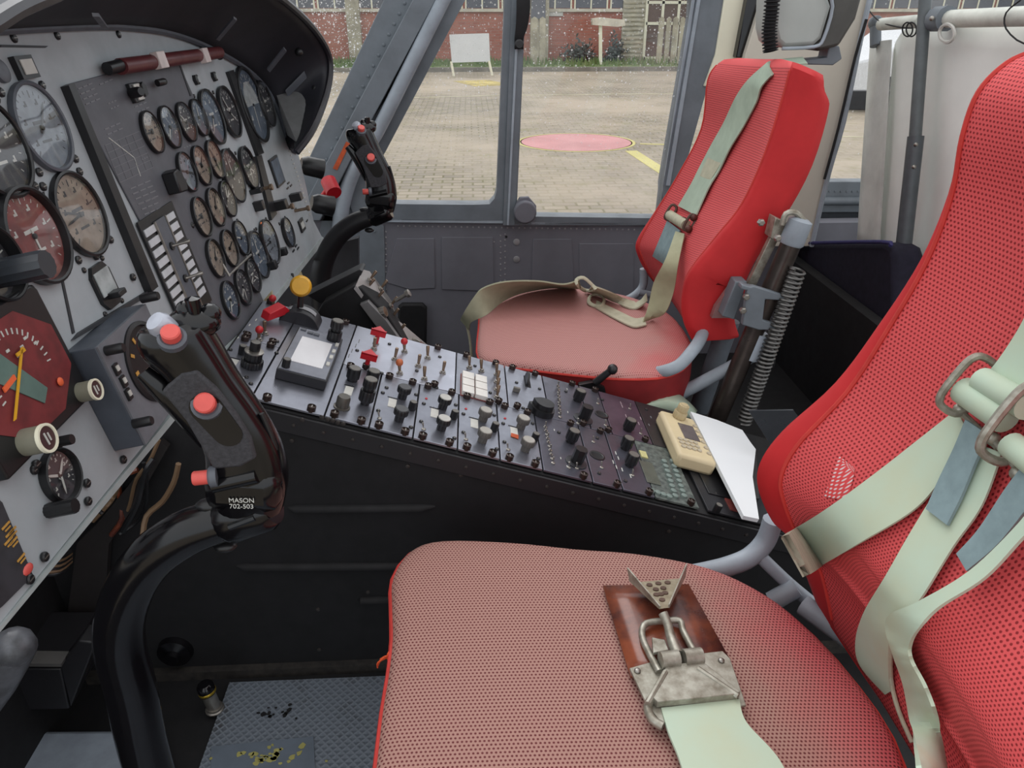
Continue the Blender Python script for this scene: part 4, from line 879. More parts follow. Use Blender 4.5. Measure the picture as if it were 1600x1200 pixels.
# ------------------------------------------------------------------ cyclic sticks
def stick(lab,dy,flip=1):
    B0=V((-.356,.5+dy,0)); t=thing('cyclic_stick',lab,'control stick',loc=B0)
    y=.5+dy
    P=lambda px,py:aY(px,py,.5)+V((0,dy,0))
    m=MB(); m.tube([(-.335,y,.02),P(232,1200),P(205,1080),P(186,1000),P(196,935),P(232,875),P(290,833),P(350,812),P(402,800)],[.022,.022,.022,.0215,.0205,.020,.0195,.018,.017],18,smooth=4); build(m,'tube',[black if dy else blackgloss],t)
    m=MB(); a=P(348,814);b=P(425,785); d=(b-a).normalized(); m.tube([a,a+d*.006,b-d*.006,b],[.0175,.0215,.0215,.018],18,smooth=1); m.tube([a.lerp(b,.3)+V((0,-.02,.004)),a.lerp(b,.8)+V((0,-.02,.004))],.003,8,smooth=1); build(m,'collar',[blackgloss],t)
    m=MB(); c=P(330,788); m.ball(c+V((0,0,.0)),.008,0,10,(1.6,1,.6)); c=P(352,853); m.ball(c,.007,0,10,(1.4,1,.7)); build(m,'clamp_bolt',[knobm],t)
    # grip: swept oval sections leaning forward towards its head
    path=[P(392,790),P(388,745),P(380,700),P(356,650),P(328,602),P(300,560),P(272,525),P(262,505)]
    rx=[.026,.031,.029,.0255,.0225,.0235,.026,.020]; ry=[.020,.022,.020,.019,.019,.020,.021,.016]
    L,r1=spline(path,rx,5); _,r2=spline(path,ry,5); rows=[];n=26
    for i,p in enumerate(L):
        d=(L[min(i+1,len(L)-1)]-L[max(i-1,0)]).normalized(); w=V((0,1,0)); u_=w.cross(d).normalized()
        e=.985 if i in (0,len(L)-1) else 1
        rows.append([p+(u_*math.copysign(abs(math.cos(2*PI*k/n))**.8,math.cos(2*PI*k/n))*r1[i]+w*math.copysign(abs(math.sin(2*PI*k/n))**.8,math.sin(2*PI*k/n))*r2[i])*e for k in range(n)])
    m=MB(); m.grid(rows,wrap=True); m.f.append(list(range(n))[::-1]);m.m.append(0); m.f.append([(len(L)-1)*n+k for k in range(n)]);m.m.append(0)
    g=build(m,'grip',[blackgloss],t)
    fy=V((0,-1,0))
    # textured side plate with a long thumb recess
    m=MB(); pl_=[P(*q)+V((0,-.021,0)) for q in ((268,592),(298,564),(322,560),(350,588),(380,628),(402,664),(411,694),(388,707),(346,711),(330,680),(305,637),(284,611))]; m.slab(pl_,(0,.012,0)); build(m,'textured_plate',[simple('stipple_black',(62,61,65),.75,0,.2,400,.6)],g,bevel=.002)
    m=MB(); A_=P(337,618)+V((0,-.0215,0)); B_=P(368,655)+V((0,-.0215,0)); d=B_-A_; L_=d.length; d.normalize(); s_=V((d.z,0,-d.x)); 
    pts=[A_+s_*math.cos(a)*.0125+d*math.sin(a)*.0125 for a in [PI+PI*i/10 for i in range(11)]]+[B_+s_*math.cos(a)*.011+d*math.sin(a)*.011 for a in [PI*i/10 for i in range(11)]]; m.slab(pts,(0,.004,0)); build(m,'thumb_recess',[blackgloss],g)
    def button(px,py,r,L,dr,nm='button'):
        m=MB(); m.M=Mx.Translation(P(px,py)+V((0,-.020,0)))@align(dr); m.lathe([(r*1.5,-.003),(r*1.5,.002),(r*1.2,.0035),(r*1.1,.003)],20,1); m.lathe([(r,.002),(r,L),(r*.85,L+.001),(0,L+.001)],18); m.M=Mx.Identity(4); return build(m,nm,[coral,BEZG],g,label='coral red push button')
    button(337,612,.0075,.009,(.1,-.7,.5)); button(346,722,.0055,.014,(-1,-.15,.0)); button(285,512,.0065,.009,(.2,-.55,.8))
    m=MB(); m.M=Mx.Translation(P(268,503)+V((0,-.012,0)))@align((-.4,-.5,.8)); m.lathe([(.008,-.006),(.009,.006),(.007,.010),(0,.011)],18); m.M=Mx.Identity(4); build(m,'trigger_cap',[simple('cap_silver',(190,194,206),.3,.3)] ,g)
    m=MB(); m.M=Mx.Translation(P(300,508)+V((0,.004,0))); m.ball((0,0,0),.015,0,12,(1.3,1,.8)); m.ball((-.004,0,.010),.007); m.ball((.012,.002,.006),.008); m.lathe([(.004,0),(.0055,.016),(0,.018)],10,0,T(.004,-.004,.004)); m.M=Mx.Identity(4); build(m,'hat_switch',[blackgloss],g)
    m=MB(); m.tube([P(232,572)+V((0,-.01,0)),P(262,600)+V((0,-.01,0)),P(292,640)+V((0,-.008,0)),P(322,690)+V((0,-.004,0))],[.006,.008,.007,.004],10); build(m,'finger_guard',[blackgloss],g)
    m=MB(); m.tube([P(412,640)+V((0,-.006,0)),P(432,690)+V((0,-.006,0)),P(437,745)+V((0,-.006,0)),P(428,780)+V((0,-.006,0))],[.002,.0022,.0022,.002],8); build(m,'wire',[knobm],g)
    # band above the maker's plate and base block
    m=MB(); m.box((0,0,0),(.060,.044,.040),R=Mx.Rotation(.12,3,'Y')); m.v=[p+P(386,750) for p in m.v]; build(m,'base_block',[blackgloss],g,bevel=.012)
    m=MB(); a=P(345,737);b=P(412,722); m.tube([a+V((0,-.019,0)),b+V((0,-.019,0))],.006,10,smooth=1); build(m,'band',[blackgloss],g)
    if not dy:
        Mt=PM[g].inverted()@Mx.Translation(P(390,755)+V((0,-.0236,.0)))@Mx.Rotation(PI/2-.1,4,'X')@Rz(-.05)
        words('MASON',.0056,'lettering',markw,g,Mt); Mt=PM[g].inverted()@Mx.Translation(P(390,764)+V((0,-.0236,.0)))@Mx.Rotation(PI/2-.1,4,'X')@Rz(-.05); words('702-503',.0056,'lettering',markw,g,Mt)
    return t
stick('near black control stick curving up in front of the sloping console',0)
stick('far black control stick standing in front of the far window corner',1.0)
# ------------------------------------------------------------------ seats
MESHC=[.4]
def backrest(rowsF,rowsN,thk,conc,name,parent,mats,wing=(.47,.40),level=False):
    """rowsF / rowsN: front surface edge points (far and near side), top to bottom; each row becomes a closed section"""
    k=5; Fp,tk=spline(rowsF,thk,k); Np,cc=spline(rowsN,conc,k); R=[];U=[]; hgt=0; prev=None
    nf=44; NR=(len(rowsF)-1)*k+7
    wf=lambda i:(wing[0]+(wing[1]-wing[0])*(min(max((i-3)/(NR-7),0),1))**2.2)
    for i in range(len(Fp)):
        f_,n_=Fp[i],Np[i]; mid=(f_+n_)/2
        j0,j1=max(i-1,0),min(i+1,len(Fp)-1); dn=((Fp[j1]+Np[j1])-(Fp[j0]+Np[j0])).normalized()
        w=(n_-f_); W=w.length; w=w.normalized(); bk=w.cross(dn).normalized()
        if bk.x<0: bk=-bk      # towards the back of the seat (+X)
        if level:
            q_=min(max((i/(len(Fp)-1)-.6)/.3,0),1); bk=bk.lerp(V((1,0,.05)),q_).normalized()
        if prev: hgt+=(mid-prev).length
        prev=mid; row=[];ur=[]
        t_=tk[i]; rr=min(.022,t_*.45)
        prof=[]
        wv=2*wf(i+3); 
        for q in range(nf+1):
            s=(-1+(1-wv)*q/5) if q<5 else (1-(1-wv)*(nf-q)/5) if q>nf-5 else -wv+2*wv*(q-5)/(nf-10); x=s*(W/2); d=cc[i]*(1-abs(s)**3.2)
            ed=max(0,abs(x)-(W/2-rr)); d+= rr-math.sqrt(max(rr*rr-ed*ed,0)); prof.append((x,d))
        back=[(W/2,rr+(t_-2*rr)*.5),(W/2,t_-rr)]+[(W/2-rr*.4,t_-rr*.2)]+[(x*(W/2-rr),t_) for x in (1,.5,0,-.5,-1)]+[(-W/2+rr*.4,t_-rr*.2),(-W/2,t_-rr),(-W/2,rr+(t_-2*rr)*.5)]
        for x,d in prof+back: row.append(mid+w*x+bk*d); ur.append((x,hgt))
        R.append(row);U.append(ur)
    e=[]
    def cap(row,d):    # round the end over
        c=sum(row,V((0,0,0)))/len(row); return [c+(p-c)*.93+d for p in row],[c+(p-c)*.6+d*1.6 for p in row],[c+(p-c)*.05+d*1.8 for p in row]
    up_=(R[0][0]-R[1][0]).normalized()*.010; a,b,c=cap(R[0],up_); R=[c,b,a]+R; U=[U[0]]*3+U
    dn_=(R[-1][0]-R[-2][0]).normalized()*.008; a,b,c=cap(R[-1],dn_); R=R+[a,b,c]; U=U+[U[-1]]*3
    lo=[5]*len(R); hi=[nf-5]*len(R)
    m=MB(); m.grid(R,lambda i,j:0 if (lo[i]<=j<hi[i]) else 1,U,wrap=True)
    return build(m,name,mats,parent,ang=60),R,lo,hi
def pan(outline,top,drop,name,parent,mats,M,bulge=.006,edge=.012,k=5):
    """seat cushion: closed outline on plane M, with rounded rim and side band"""
    O=[V((x,y,0)) for x,y in outline]; S_,_=spline(O,None,k,True); c=sum(S_,V((0,0,0)))/len(S_); R=[];U=[]
    for s,z in ((.0,bulge),(.06,bulge),(.2,bulge),(.4,bulge*.9),(.6,bulge*.7),(.78,bulge*.35),(.9,0),(.96,-edge*.15),(.99,-edge*.5),(1,-edge),(1,-edge-.006),(1.004,-drop*.6),(.99,-drop),(.5,-drop-.01),(.0,-drop-.01)):
        r=[];u=[]
        for p in S_:
            q=c+(p-c)*s; r.append(M@V((q.x,q.y,z))); u.append((q.x,q.y))
        R.append(r);U.append(u)
    m=MB(); m.grid(R,lambda i,j:0 if i<9 else 1,U,wrap=True); o=build(m,name,mats,parent,ang=60); return o,R
def sy(px,py,y): return aY(px,py,y)
panfab=fabric('pan_mesh_near',(206,58,76),(96,26,30),(166,124,113),step=.0040,rad=.26,wear=(-.15,.03,.42,.55))
panfab2=fabric('pan_mesh_far',(204,64,72),(120,30,34),(184,132,126),step=.0040,rad=.20,wear=(-.09,.0,.40,.55))
# ---- far seat
fs=thing('crew_seat','far red crew seat with a faded pink seat pad by the window','seat',loc=(.2,1.47,0))
Ff=[sy(1118,98,1.70),sy(1101,125,1.70),sy(1090,200,1.70),sy(1050,275,1.70),sy(1015,330,1.70),sy(987,375,1.70),sy(990,402,1.70),sy(1008,430,1.70),sy(1030,452,1.70)]
Fn=[sy(1238,104,1.24),sy(1226,150,1.24),sy(1196,240,1.24),sy(1160,318,1.24),sy(1120,368,1.24),sy(1072,425,1.24),sy(1059,470,1.24),sy(1064,505,1.24),sy(1080,534,1.24)]
fb,RB,lo,hi=backrest(Ff,Fn,[.066,.085,.092,.088,.095,.125,.125,.105,.095],[.006,.010,.020,.028,.032,.045,.045,.03,.012],'backrest',fs,[meshred,redside],level=True)
def spl(R,i,j):
    return R[i][j[i]]
def seams(R,idx,parent,r=.0022):
    m=MB()
    for j in idx: m.tube([spl(R,i,j) for i in range(4,len(R)-4)],r,6,smooth=1)
    return build(m,'seam_piping',[redpipe],parent)
seams(RB,[lo,hi],fb)
m=MB(); m.slab(PY([(1138,452),(1152,470),(1148,497),(1112,497),(1118,480)],1.224),(0,.012,0)); build(m,'side_opening',[simple('vinyl_clear',(150,110,108),.3)],fs)
pf=[aZ(*p,.33) for p in ((748,506),(752,470),(768,446),(800,438),(860,442),(930,450),(990,462),(1046,486),(1074,520),(1082,552),(1050,578),(985,584),(900,578),(830,570),(768,562),(746,548))]
Mf=T(.2,1.47,.33)
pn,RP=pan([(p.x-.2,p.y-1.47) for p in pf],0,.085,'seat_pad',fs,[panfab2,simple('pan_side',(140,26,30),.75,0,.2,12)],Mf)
m=MB(); m.tube([RP[9][i] for i in range(0,len(RP[9]),2)],.0026,6,closed=True,smooth=1); build(m,'edge_piping',[redpipe],pn)
# frame
def tubes(name,parent,lst,mat=strutl,sm=5):
    m=MB()
    for pts,r in lst: m.tube(pts,r,12,smooth=sm)
    return build(m,name,[mat],parent)
tubes('frame_tube',fs,[([sy(1006,420,1.69),sy(1004,448,1.69),sy(985,466,1.68),sy(962,472,1.66)],.010)]); tubes('frame_tube',fs,[([sy(998,456,1.68),sy(1022,462,1.68)],.008)])
tubes('frame_tube',fs,[([sy(1100,515,1.26),sy(1093,532,1.22),sy(1082,548,1.19),sy(1062,570,1.17),sy(1038,580,1.17),sy(1018,582,1.20),sy(1000,578,1.24)],.0115)])
tubes('brace_strut',fs,[([sy(1050,622,1.23),sy(1195,546,1.20)],.0125)],sm=1)
tubes('upright_strut',fs,[([sy(1140,500,1.30),sy(1092,640,1.30)],.020)],simple('strut_shadow',(112,118,126),.5),1)
m=MB(); a=sy(1248,352,1.19);b=sy(1120,655,1.19); m.tube([a,b],.0175,18,smooth=1); build(m,'support_column',[oldtube],fs)
m=MB(); d=(b-a).normalized(); m.tube([a-d*.012,a-d*.008,a+d*.03,a+d*.034],[.012,.020,.021,.018],18,smooth=1); c=sy(1188,520,1.19); m.tube([c,c+d*.05],.0185,18,smooth=1); build(m,'column_cap',[strutl],fs)
m=MB(); c=sy(1190,462,1.18)
m.slab(PY([(1168,450),(1178,447),(1224,461),(1226,470),(1196,468),(1192,500),(1214,508),(1210,516),(1186,516),(1160,508)],1.165),(0,.012,0)); m.slab(PY([(1150,440),(1168,440),(1148,500),(1128,494)],1.20),(0,.03,0)); m.slab(PY([(1160,445),(1186,452),(1184,458),(1158,452)],1.165),(0,.02,0)); build(m,'clamp_bracket',[strutg],fs,bevel=.002)
m=MB()
for px,py in ((1165,463),(1160,484),(1188,347),(1214,371)): m.lathe([(.006,0),(.006,.006),(.004,.008),(0,.008)],6,0,T(*sy(px,py,1.165))@Mx.Rotation(PI/2,4,'X'))
build(m,'bracket_bolt',[steel],fs)
m=MB(); m.slab(PY([(1212,340),(1236,352),(1226,380),(1204,372)],1.20),(0,.03,0)); m.slab(PY([(1204,372),(1216,375),(1180,450),(1168,445)],1.21),(0,.012,0)); m.tube([sy(1222,352,1.19),sy(1228,334,1.19),sy(1244,333,1.19),sy(1258,350,1.19),sy(1260,372,1.19)],.005,8); build(m,'recline_linkage',[worn],fs,bevel=.001)
m=MB(); a=sy(1247,420,1.165); b=sy(1162,660,1.165); n=38*10; d=b-a; u1=d.orthogonal().normalized(); u2=d.normalized().cross(u1)
m.tube([a+d*(i/n)+(u1*math.cos(2*PI*i/10)+u2*math.sin(2*PI*i/10)*1.0)*.0125 for i in range(n+1)],.0027,5,smooth=1); build(m,'coil_spring',[coil],fs)
m=MB(); m.ball(sy(1203,565,1.17),.016,0,12,(.6,.6,1.4)); build(m,'cable_boot',[knobm],fs)
# seat base under the pan and adjustment lever
m=MB(); m.slab([(.05,1.26,.02),(.40,1.26,.02),(.40,1.26,.235),(.02,1.26,.235)],(0,.40,0)); build(m,'seat_base',[simple('base_red',(98,30,28),.6)],fs)
m=MB(); m.tube([aY(930,598,1.155),aY(954,579,1.15)],[.007,.006],10,smooth=1); m.ball(aY(957,577,1.15),.0095); m.slab(PY([(905,602),(925,598),(945,606),(948,622),(900,618)],1.155),(0,.012,0)); build(m,'adjuster_lever',[knobm],fs)
# headrest
hs=thing('headrest','grey padded headrest box above the far seat, with a ribbed black hose','headrest',loc=sy(1260,60,1.45))
m=MB(); fr_=[(1212,-20),(1290,-20),(1300,10),(1285,60),(1272,72),(1225,75),(1214,66),(1209,45)]
m.slab(PY(fr_,1.40),(0,.10,0)); build(m,'cushion',[leatherg],hs,bevel=.008)
m=MB(); m.slab(PY([(1290,-20),(1352,-20),(1338,30),(1312,72),(1280,80),(1268,72),(1284,60),(1300,10)],1.41),(0,.09,0)); build(m,'shell',[simple('shell_dark',(72,70,66),.45)],hs,bevel=.006)
m=MB(); m.tube([sy(1291,-16,1.395),sy(1301,10,1.395),sy(1287,60,1.395),sy(1272,73,1.395),sy(1222,76,1.395)],.003,8); build(m,'piping',[strutl],hs)
m=MB(); m.slab(PY([(1296,70),(1312,72),(1316,92),(1302,102),(1262,101),(1244,96),(1270,92),(1292,90)],1.43),(0,.04,0)); build(m,'support_arm',[strutg],hs,bevel=.002)
m=MB(); P_=[sy(1208,-14,1.38),sy(1205,20,1.38),sy(1202,50,1.38),sy(1204,80,1.38)]; L,_=spline(P_,None,24); m.tube(L,[.0135 if i%4<2 else .0095 for i in range(len(L))],14,smooth=1); build(m,'ribbed_hose',[blackmatte],hs)
# ---- near seat
ns=thing('crew_seat','near red crew seat with worn mesh pad filling the lower right','seat',loc=(.15,.47,0))
yF=.70;yN=.20
Nf=[sy(1612,70,yF),sy(1558,92,yF),sy(1510,140,yF),sy(1482,210,yF),sy(1462,300,yF),sy(1420,400,yF),sy(1356,500,yF),sy(1290,588,yF),sy(1208,662,yF),sy(1170,715,yF),sy(1166,760,yF),sy(1190,812,yF),sy(1222,842,yF-.005),sy(1262,928,yF-.03)]
Nn=[p+V((.0,-.49,0)) for p in Nf]
Nn[-1]=Nf[-1]+V((0,-.43,0))
nb,RN,lo2,hi2=backrest(Nf,Nn,[.05,.06,.075,.09,.09,.09,.095,.1,.11,.115,.115,.10,.08,.05],[.004,.008,.012,.020,.028,.034,.040,.046,.055,.060,.060,.050,.035,.01],'backrest',ns,[meshred,redside],wing=(.475,.36))
seams(RN,[lo2,hi2],nb,.0028)
MS=frame(aZ(1000,1000,.31),(1,0,-.03),(0,1,.0))
ol=[hit(MS,*p) for p in ((612,985),(611,935),(613,892),(640,853),(690,837),(800,840),(900,850),(1000,858),(1110,880),(1200,922),(1275,982),(1345,1060),(1400,1140),(1432,1230),(1450,1330),(1400,1480),(1000,1560),(640,1560),(556,1440),(566,1320),(584,1200),(596,1100),(606,1040))]
pn2,RP2=pan([(p.x,p.y) for p in ol],0,.075,'seat_pad',ns,[panfab,redside],MS,.004,.014,4)
m=MB(); m.tube([RP2[9][i] for i in range(0,len(RP2[9]),2)],.0032,6,closed=True,smooth=1); build(m,'edge_piping',[redpipe],pn2)
m=MB(); c=sy(609,1028,.55); m.M=Mx.Translation(aZ(609,1025,.30))
for i in range(5): m.tube([(0,0,0),(-.004-.002*i,-.003,.003-.002*i),(-.010-.001*i,.0,-.004-.003*i)],.0009,5)
m.ball((0,0,-.002),.005,0,8,(.7,.8,1.6)); m.M=Mx.Identity(4); build(m,'loose_thread',[simple('thread_orange',(232,92,44),.7)],pn2)
tubes('frame_tube',ns,[([sy(1208,812,.715),sy(1196,845,.715),sy(1172,870,.71),sy(1140,884,.705),sy(1105,893,.70),sy(1070,900,.69)],.0125)])
tubes('frame_tube',ns,[([sy(1186,868,.71),sy(1232,912,.69),sy(1290,960,.66)],.0085)]); tubes('frame_tube',ns,[([sy(1205,940,.68),sy(1245,918,.68)],.012),([sy(1255,945,.66),sy(1345,1010,.60)],.013)],sm=1)
m=MB(); m.slab([(-.02,.30,.02),(.28,.30,.02),(.28,.30,.22),(-.05,.30,.22)],(0,.36,0)); build(m,'seat_base',[blackmatte],ns)
# ------------------------------------------------------------------ harness webbing laid on the real seat surfaces
def bvh(o):
    M=PM[o]; me=o.data; return BVHTree.FromPolygons([M@v.co for v in me.vertices],[list(p.vertices) for p in me.polygons])
BN,BP,BF,BFP=bvh(nb),bvh(pn2),bvh(fb),bvh(pn)
def on(bt,px,py,off=.006,fallback=.6):
    d=ray(px,py).normalized(); h=bt.ray_cast(CAM,d)
    if h[0] is None: return aY(px,py,fallback)
    return h[0]-d*off
def sh(thingo,name,bt,rows,th=.0022,off=.008,mat=webb,k=5,fb_=.6):
    return build(taut(bt,[tuple(r)+((off,) if len(r)<5 else ()) for r in rows],th,fb_),name,[mat],thingo,ang=50)
def taut(bt,rows,th=.0025,fb_=.6,iters=30,k=7):
    """webbing pulled over a surface: follows it, bridging the hollows"""
    P=[V(r[:3]) for r in [(a[0],a[1],a[4]) for a in rows]]; Q=[V((a[2],a[3],a[4])) for a in rows]
    P,_=spline(P,None,k); Q,_=spline(Q,None,k); n=len(P); out=[]
    for c in (0,.25,.5,.75,1):
        ds=[];ts=[]
        for p,q in zip(P,Q):
            e=p.lerp(q,c); d=ray(e.x,e.y).normalized(); h=bt.ray_cast(CAM,d); t=h[3] if h[0] is not None else fb_*1.15
            ds.append(d); ts.append(t-e.z)
        for _ in range(iters):
            ts=[ts[0]]+[min(ts[i],(ts[i-1]+ts[i+1])/2) for i in range(1,n-1)]+[ts[-1]]
        out.append((ds,ts))
    # keep the webbing flat across its width
    m=MB(); A=[]
    for i in range(n):
        t=[o[1][i] for o in out]; a,b=t[0],t[-1]; lift=max(0,max((a+(b-a)*c)-t[j] for j,c in enumerate((0,.25,.5,.75,1))))
        pts=[CAM+out[j][0][i]*(.6*((a+(b-a)*c)-lift)+.4*t[j] if t[j]<(a+(b-a)*c) else (a+(b-a)*c)-lift*.6) for j,c in enumerate((0,.25,.5,.75,1))]
        A.append(pts)
    B=[]
    for i in range(n):
        d=A[min(i+1,n-1)][2]-A[max(i-1,0)][2]; w=A[i][4]-A[i][0]; nn=d.cross(w); nn=nn.normalized() if nn.length>1e-9 else V((0,0,1)); nn=nn if nn.dot(CAM-A[i][2])>0 else -nn
        B.append([p+nn*th/2 for p in A[i]]+[p-nn*th/2 for p in A[i][::-1]])
    m.grid(B,wrap=True); m.f.append(list(range(10))[::-1]); m.m.append(0); o=10*(n-1); m.f.append([o+q for q in range(10)]); m.m.append(0)
    return m
m=MB(); rws=[];us=[]
for j in range(9):
    t=j/8; r=[];u=[]
    for i in range(7):
        s=i/6; a=V((1312+(1288-1312)*t,712+(775-712)*t)); b=V((1336+(1325-1336)*t,732+(784-732)*t)); e=a.lerp(b,s); p=on(BN,e.x,e.y,.0012); r.append(p); u.append((p.y,(p-rws[0][0]).length if rws else 0))
    rws.append(r);us.append(u)
m.grid(rws,0,us); build(m,'worn_patch',[meshhole],nb,ang=60,label='worn see-through patch of the mesh')
hn=thing('shoulder_harness','pale green webbing harness with metal adjusters across the near red backrest','harness',loc=(.40,.45,.45))
sh(hn,'strap',BN,[(1238,828,1276,888),(1300,790,1345,848),(1375,735,1431,795),(1440,684,1482,736),(1496,640,1520,690)],off=.010)
sh(hn,'end_pad',BN,[(1221,842,1254,902),(1232,832,1268,895),(1242,826,1284,884)],.006,.013,pad,k=3)
sh(hn,'strap',BN,[(1520,690,1566,708,.016),(1475,750,1535,790,.014),(1425,830,1490,855,.012),(1385,900,1440,935,.012),(1352,955,1408,975,.014),(1338,1000,1393,1010,.016),(1345,1040,1392,1045,.014),(1384,1085,1396,1078,.006)])
sh(hn,'strap_tail',BN,[(1510,656,1546,680,.026),(1492,700,1526,722,.024),(1468,750,1504,775,.022),(1448,796,1481,821,.020)],.003,mat=webg)
sh(hn,'strap',BN,[(1990,60,2080,160,.02),(1850,200,1940,290,.02),(1730,330,1815,415,.02),(1636,440,1720,520,.02),(1590,520,1672,570,.02),(1556,570,1640,618,.02),(1534,592,1600,632,.02)],.003)
ap_=lambda px,py,o:on(BN,px,py,o)
m=MB(); m.tube([ap_(1506,610,.028),ap_(1571,655,.028)],.0125,16,smooth=1); build(m,'webbing_roll',[webb],hn)
m=MB(); m.tube([ap_(1534,594,.030),ap_(1606,636,.030)],.0115,16,smooth=1); build(m,'webbing_roll',[webb],hn)
def loop(px,py,w,h,ang,o,r=.0035,bt=BN,parent=hn,name='metal_loop',mat=worn):
    c=on(bt,px,py,o); d=ray(px,py).normalized(); R_=Mx.Translation(c)@Mx(((rt.x,up.x,-fw.x),(rt.y,up.y,-fw.y),(rt.z,up.z,-fw.z))).to_4x4()@Rz(ang)@Mx.Rotation(.3,4,'X')
    m=MB(); n=16; pts=[]
    for i in range(n):
        a=2*PI*i/n; x=math.copysign(abs(math.cos(a))**.6,math.cos(a))*w; y=math.copysign(abs(math.sin(a))**.6,math.sin(a))*h; pts.append(R_@V((x,y,0)))
    m.tube(pts,r,8,closed=True,smooth=2); return build(m,name,[mat],parent)
loop(1512,602,.014,.027,-.55,.030); loop(1590,662,.016,.034,-.5,.032,.004)
m=MB(); m.tube([ap_(1498,640,.018),ap_(1560,700,.018)],.003,8,smooth=1); m.tube([ap_(1555,690,.02),ap_(1600,745,.02)],.003,8,smooth=1)
for q in ((1552,686),(1500,640),(1590,740)): m.ball(ap_(*q,.02),.006)
build(m,'adjuster_bar',[worn],hn)
m=MB(); m.tube([ap_(1580,695,.028),ap_(1625,730,.028)],.011,16,smooth=1); build(m,'webbing_roll',[webb],hn)
sh(hn,'strap_tail',BN,[(1600,728,1640,750,.03),(1572,765,1604,798,.028),(1530,828,1560,852,.024),(1496,866,1512,893,.022)],.003,mat=webg)
# folded strap swinging down over the right bolster
Yr=lambda px,py,y:aY(px,py,y)
m=taut(BN,[(1630,770,1640,800,.03),(1590,822,1598,842,.03),(1516,893,1540,903,.028),(1434,942,1470,948,.028),(1392,960,1440,978,.030),(1386,985,1424,1004,.030),(1398,1026,1424,1030,.030),(1413,1070,1447,1075,.034),(1424,1130,1466,1130,.040),(1438,1215,1480,1215,.055)],.003,.5,10); build(m,'strap',[webb],hn,ang=50)
m=MB(); m.tube([ap_(1392,1004,.012),ap_(1392,1060,.012),ap_(1404,1110,.010),ap_(1425,1160,.008)],.0022,8); build(m,'cord',[webw],hn)
# lap buckle lying on the pad
lb=thing('lap_buckle','worn metal belt buckle on a brown backing lying on the near seat pad','belt buckle',loc=on(BP,1050,1000,.0))
def opn(px,py,o): return on(BP,px,py,o)
m=MB(); rows=[]
for t in range(7):
    t/=6; a=(942+(985-942)*t,919+(1060-919)*t); b=(1075+(1140-1075)*t,917+(1036-917)*t); rows.append([opn(a[0]+(b[0]-a[0])*s,a[1]+(b[1]-a[1])*s,.006+.004*math.sin(PI*s)) for s in (0,.25,.5,.75,1)])
m.grid(rows); o=build(m,'backing',[copper],lb,ang=60); sd=o.modifiers.new('s','SOLIDIFY'); sd.thickness=.004; sd.offset=-1
def plate(pts,o,th,name,mat=worn,bev=.0006,label=None):
    m=MB(); P_=[opn(px,py,o_ if (o_:=(q[0] if q else o)) else o) for (px,py,*q) in pts]; n=(P_[1]-P_[0]).cross(P_[2]-P_[0]).normalized(); n=n if n.dot(CAM-P_[0])>0 else -n; m.slab(P_,n*th); return build(m,name,[mat],lb,bevel=bev,label=label)
plate([(983,1047),(1042,1030),(1128,1020),(1140,1032),(1165,1105),(1100,1120),(1032,1132),(1008,1100)],.013,.003,'base_plate')
plate([(1040,1048),(1095,1042),(1155,1090),(1145,1094),(1026,1106),(1018,1098)],.018,.008,'shaped_cover')
m=MB()
for a,b in (((1040,1050),(1012,1100)),((1090,1045),(1153,1088))): m.tube([opn(*a,.028),opn(*b,.026)],.003,8,smooth=1)
m.tube([opn(1016,1094,.020),opn(1012,1108,.018),opn(1020,1125,.016),opn(1036,1135,.016)],.0042,10); build(m,'side_bar',[worn],lb)
m=MB(); m.tube([opn(1030,1050,.020),opn(1008,1008,.022),opn(1003,988,.024),opn(1010,974,.026),opn(1040,970,.026),opn(1062,970,.026),opn(1067,985,.024),opn(1080,1010,.022),opn(1092,1030,.020)],.0036,10); build(m,'latch_frame',[worn],lb)
m=MB(); m.tube([opn(1032,1032,.030),opn(1060,1029,.030)],.0085,14,smooth=1); m.tube([opn(1068,1028,.030),opn(1096,1025,.030)],.0085,14,smooth=1); build(m,'hinge_barrel',[worn],lb)
plate([(1018,1000),(1038,1004),(1044,1020),(1020,1024)],.026,.004,'catch_plate')
m=MB(); m.tube([opn(1036,958,.050),opn(1043,975,.042),opn(1048,995,.036),opn(1058,1022,.030)],[.005,.0045,.005,.006],10); build(m,'release_lever',[worn],lb)
pA,pB,pC,pD=opn(986,911,.030),opn(1068,904,.034),opn(1044,950,.048),opn(1030,952,.048)
m=MB(); m.slab([pA,pB,pC,pD],(0,-.001,.0015)); vp=build(m,'perforated_tab',[simple('tab_tarnished',(168,158,136),.5,.4,.3,70,c2=(128,114,92))],lb)
m=MB(); n_=(pB-pA).cross(pD-pA).normalized(); n_=n_ if n_.dot(CAM-pA)>0 else -n_
for s,t in ((.3,.18),(.5,.15),(.7,.15),(.22,.38) if 0 else (.4,.36),(.6,.34),(.78,.34) if 0 else (.5,.55),(.35,.55),(.65,.52),(.5,.75)):
    p=(pA.lerp(pB,s)).lerp(pD.lerp(pC,s),t); m.lathe([(.0034,0),(.0034,.0024),(0,.0024)],10,0,Mx.Translation(p)@align(n_))
build(m,'perforation',[simple('hole_brown',(96,72,60),.7)],vp)
for a,b in ((pA,pD),(pB,pC)):
    m=MB(); e=(a-b).normalized(); m.slab([a+e*.004,b,b+n_*.004,a+e*.010+n_*.014],(.0015,0,0)); build(m,'side_wing',[worn],vp)
sh(lb,'belt',BP,[(1033,1108,1155,1094,.016),(1044,1145,1166,1130,.016),(1062,1190,1215,1185,.014),(1078,1250,1245,1245,.010),(1100,1330,1280,1320,.010)],.003,off=.012)
m=MB()
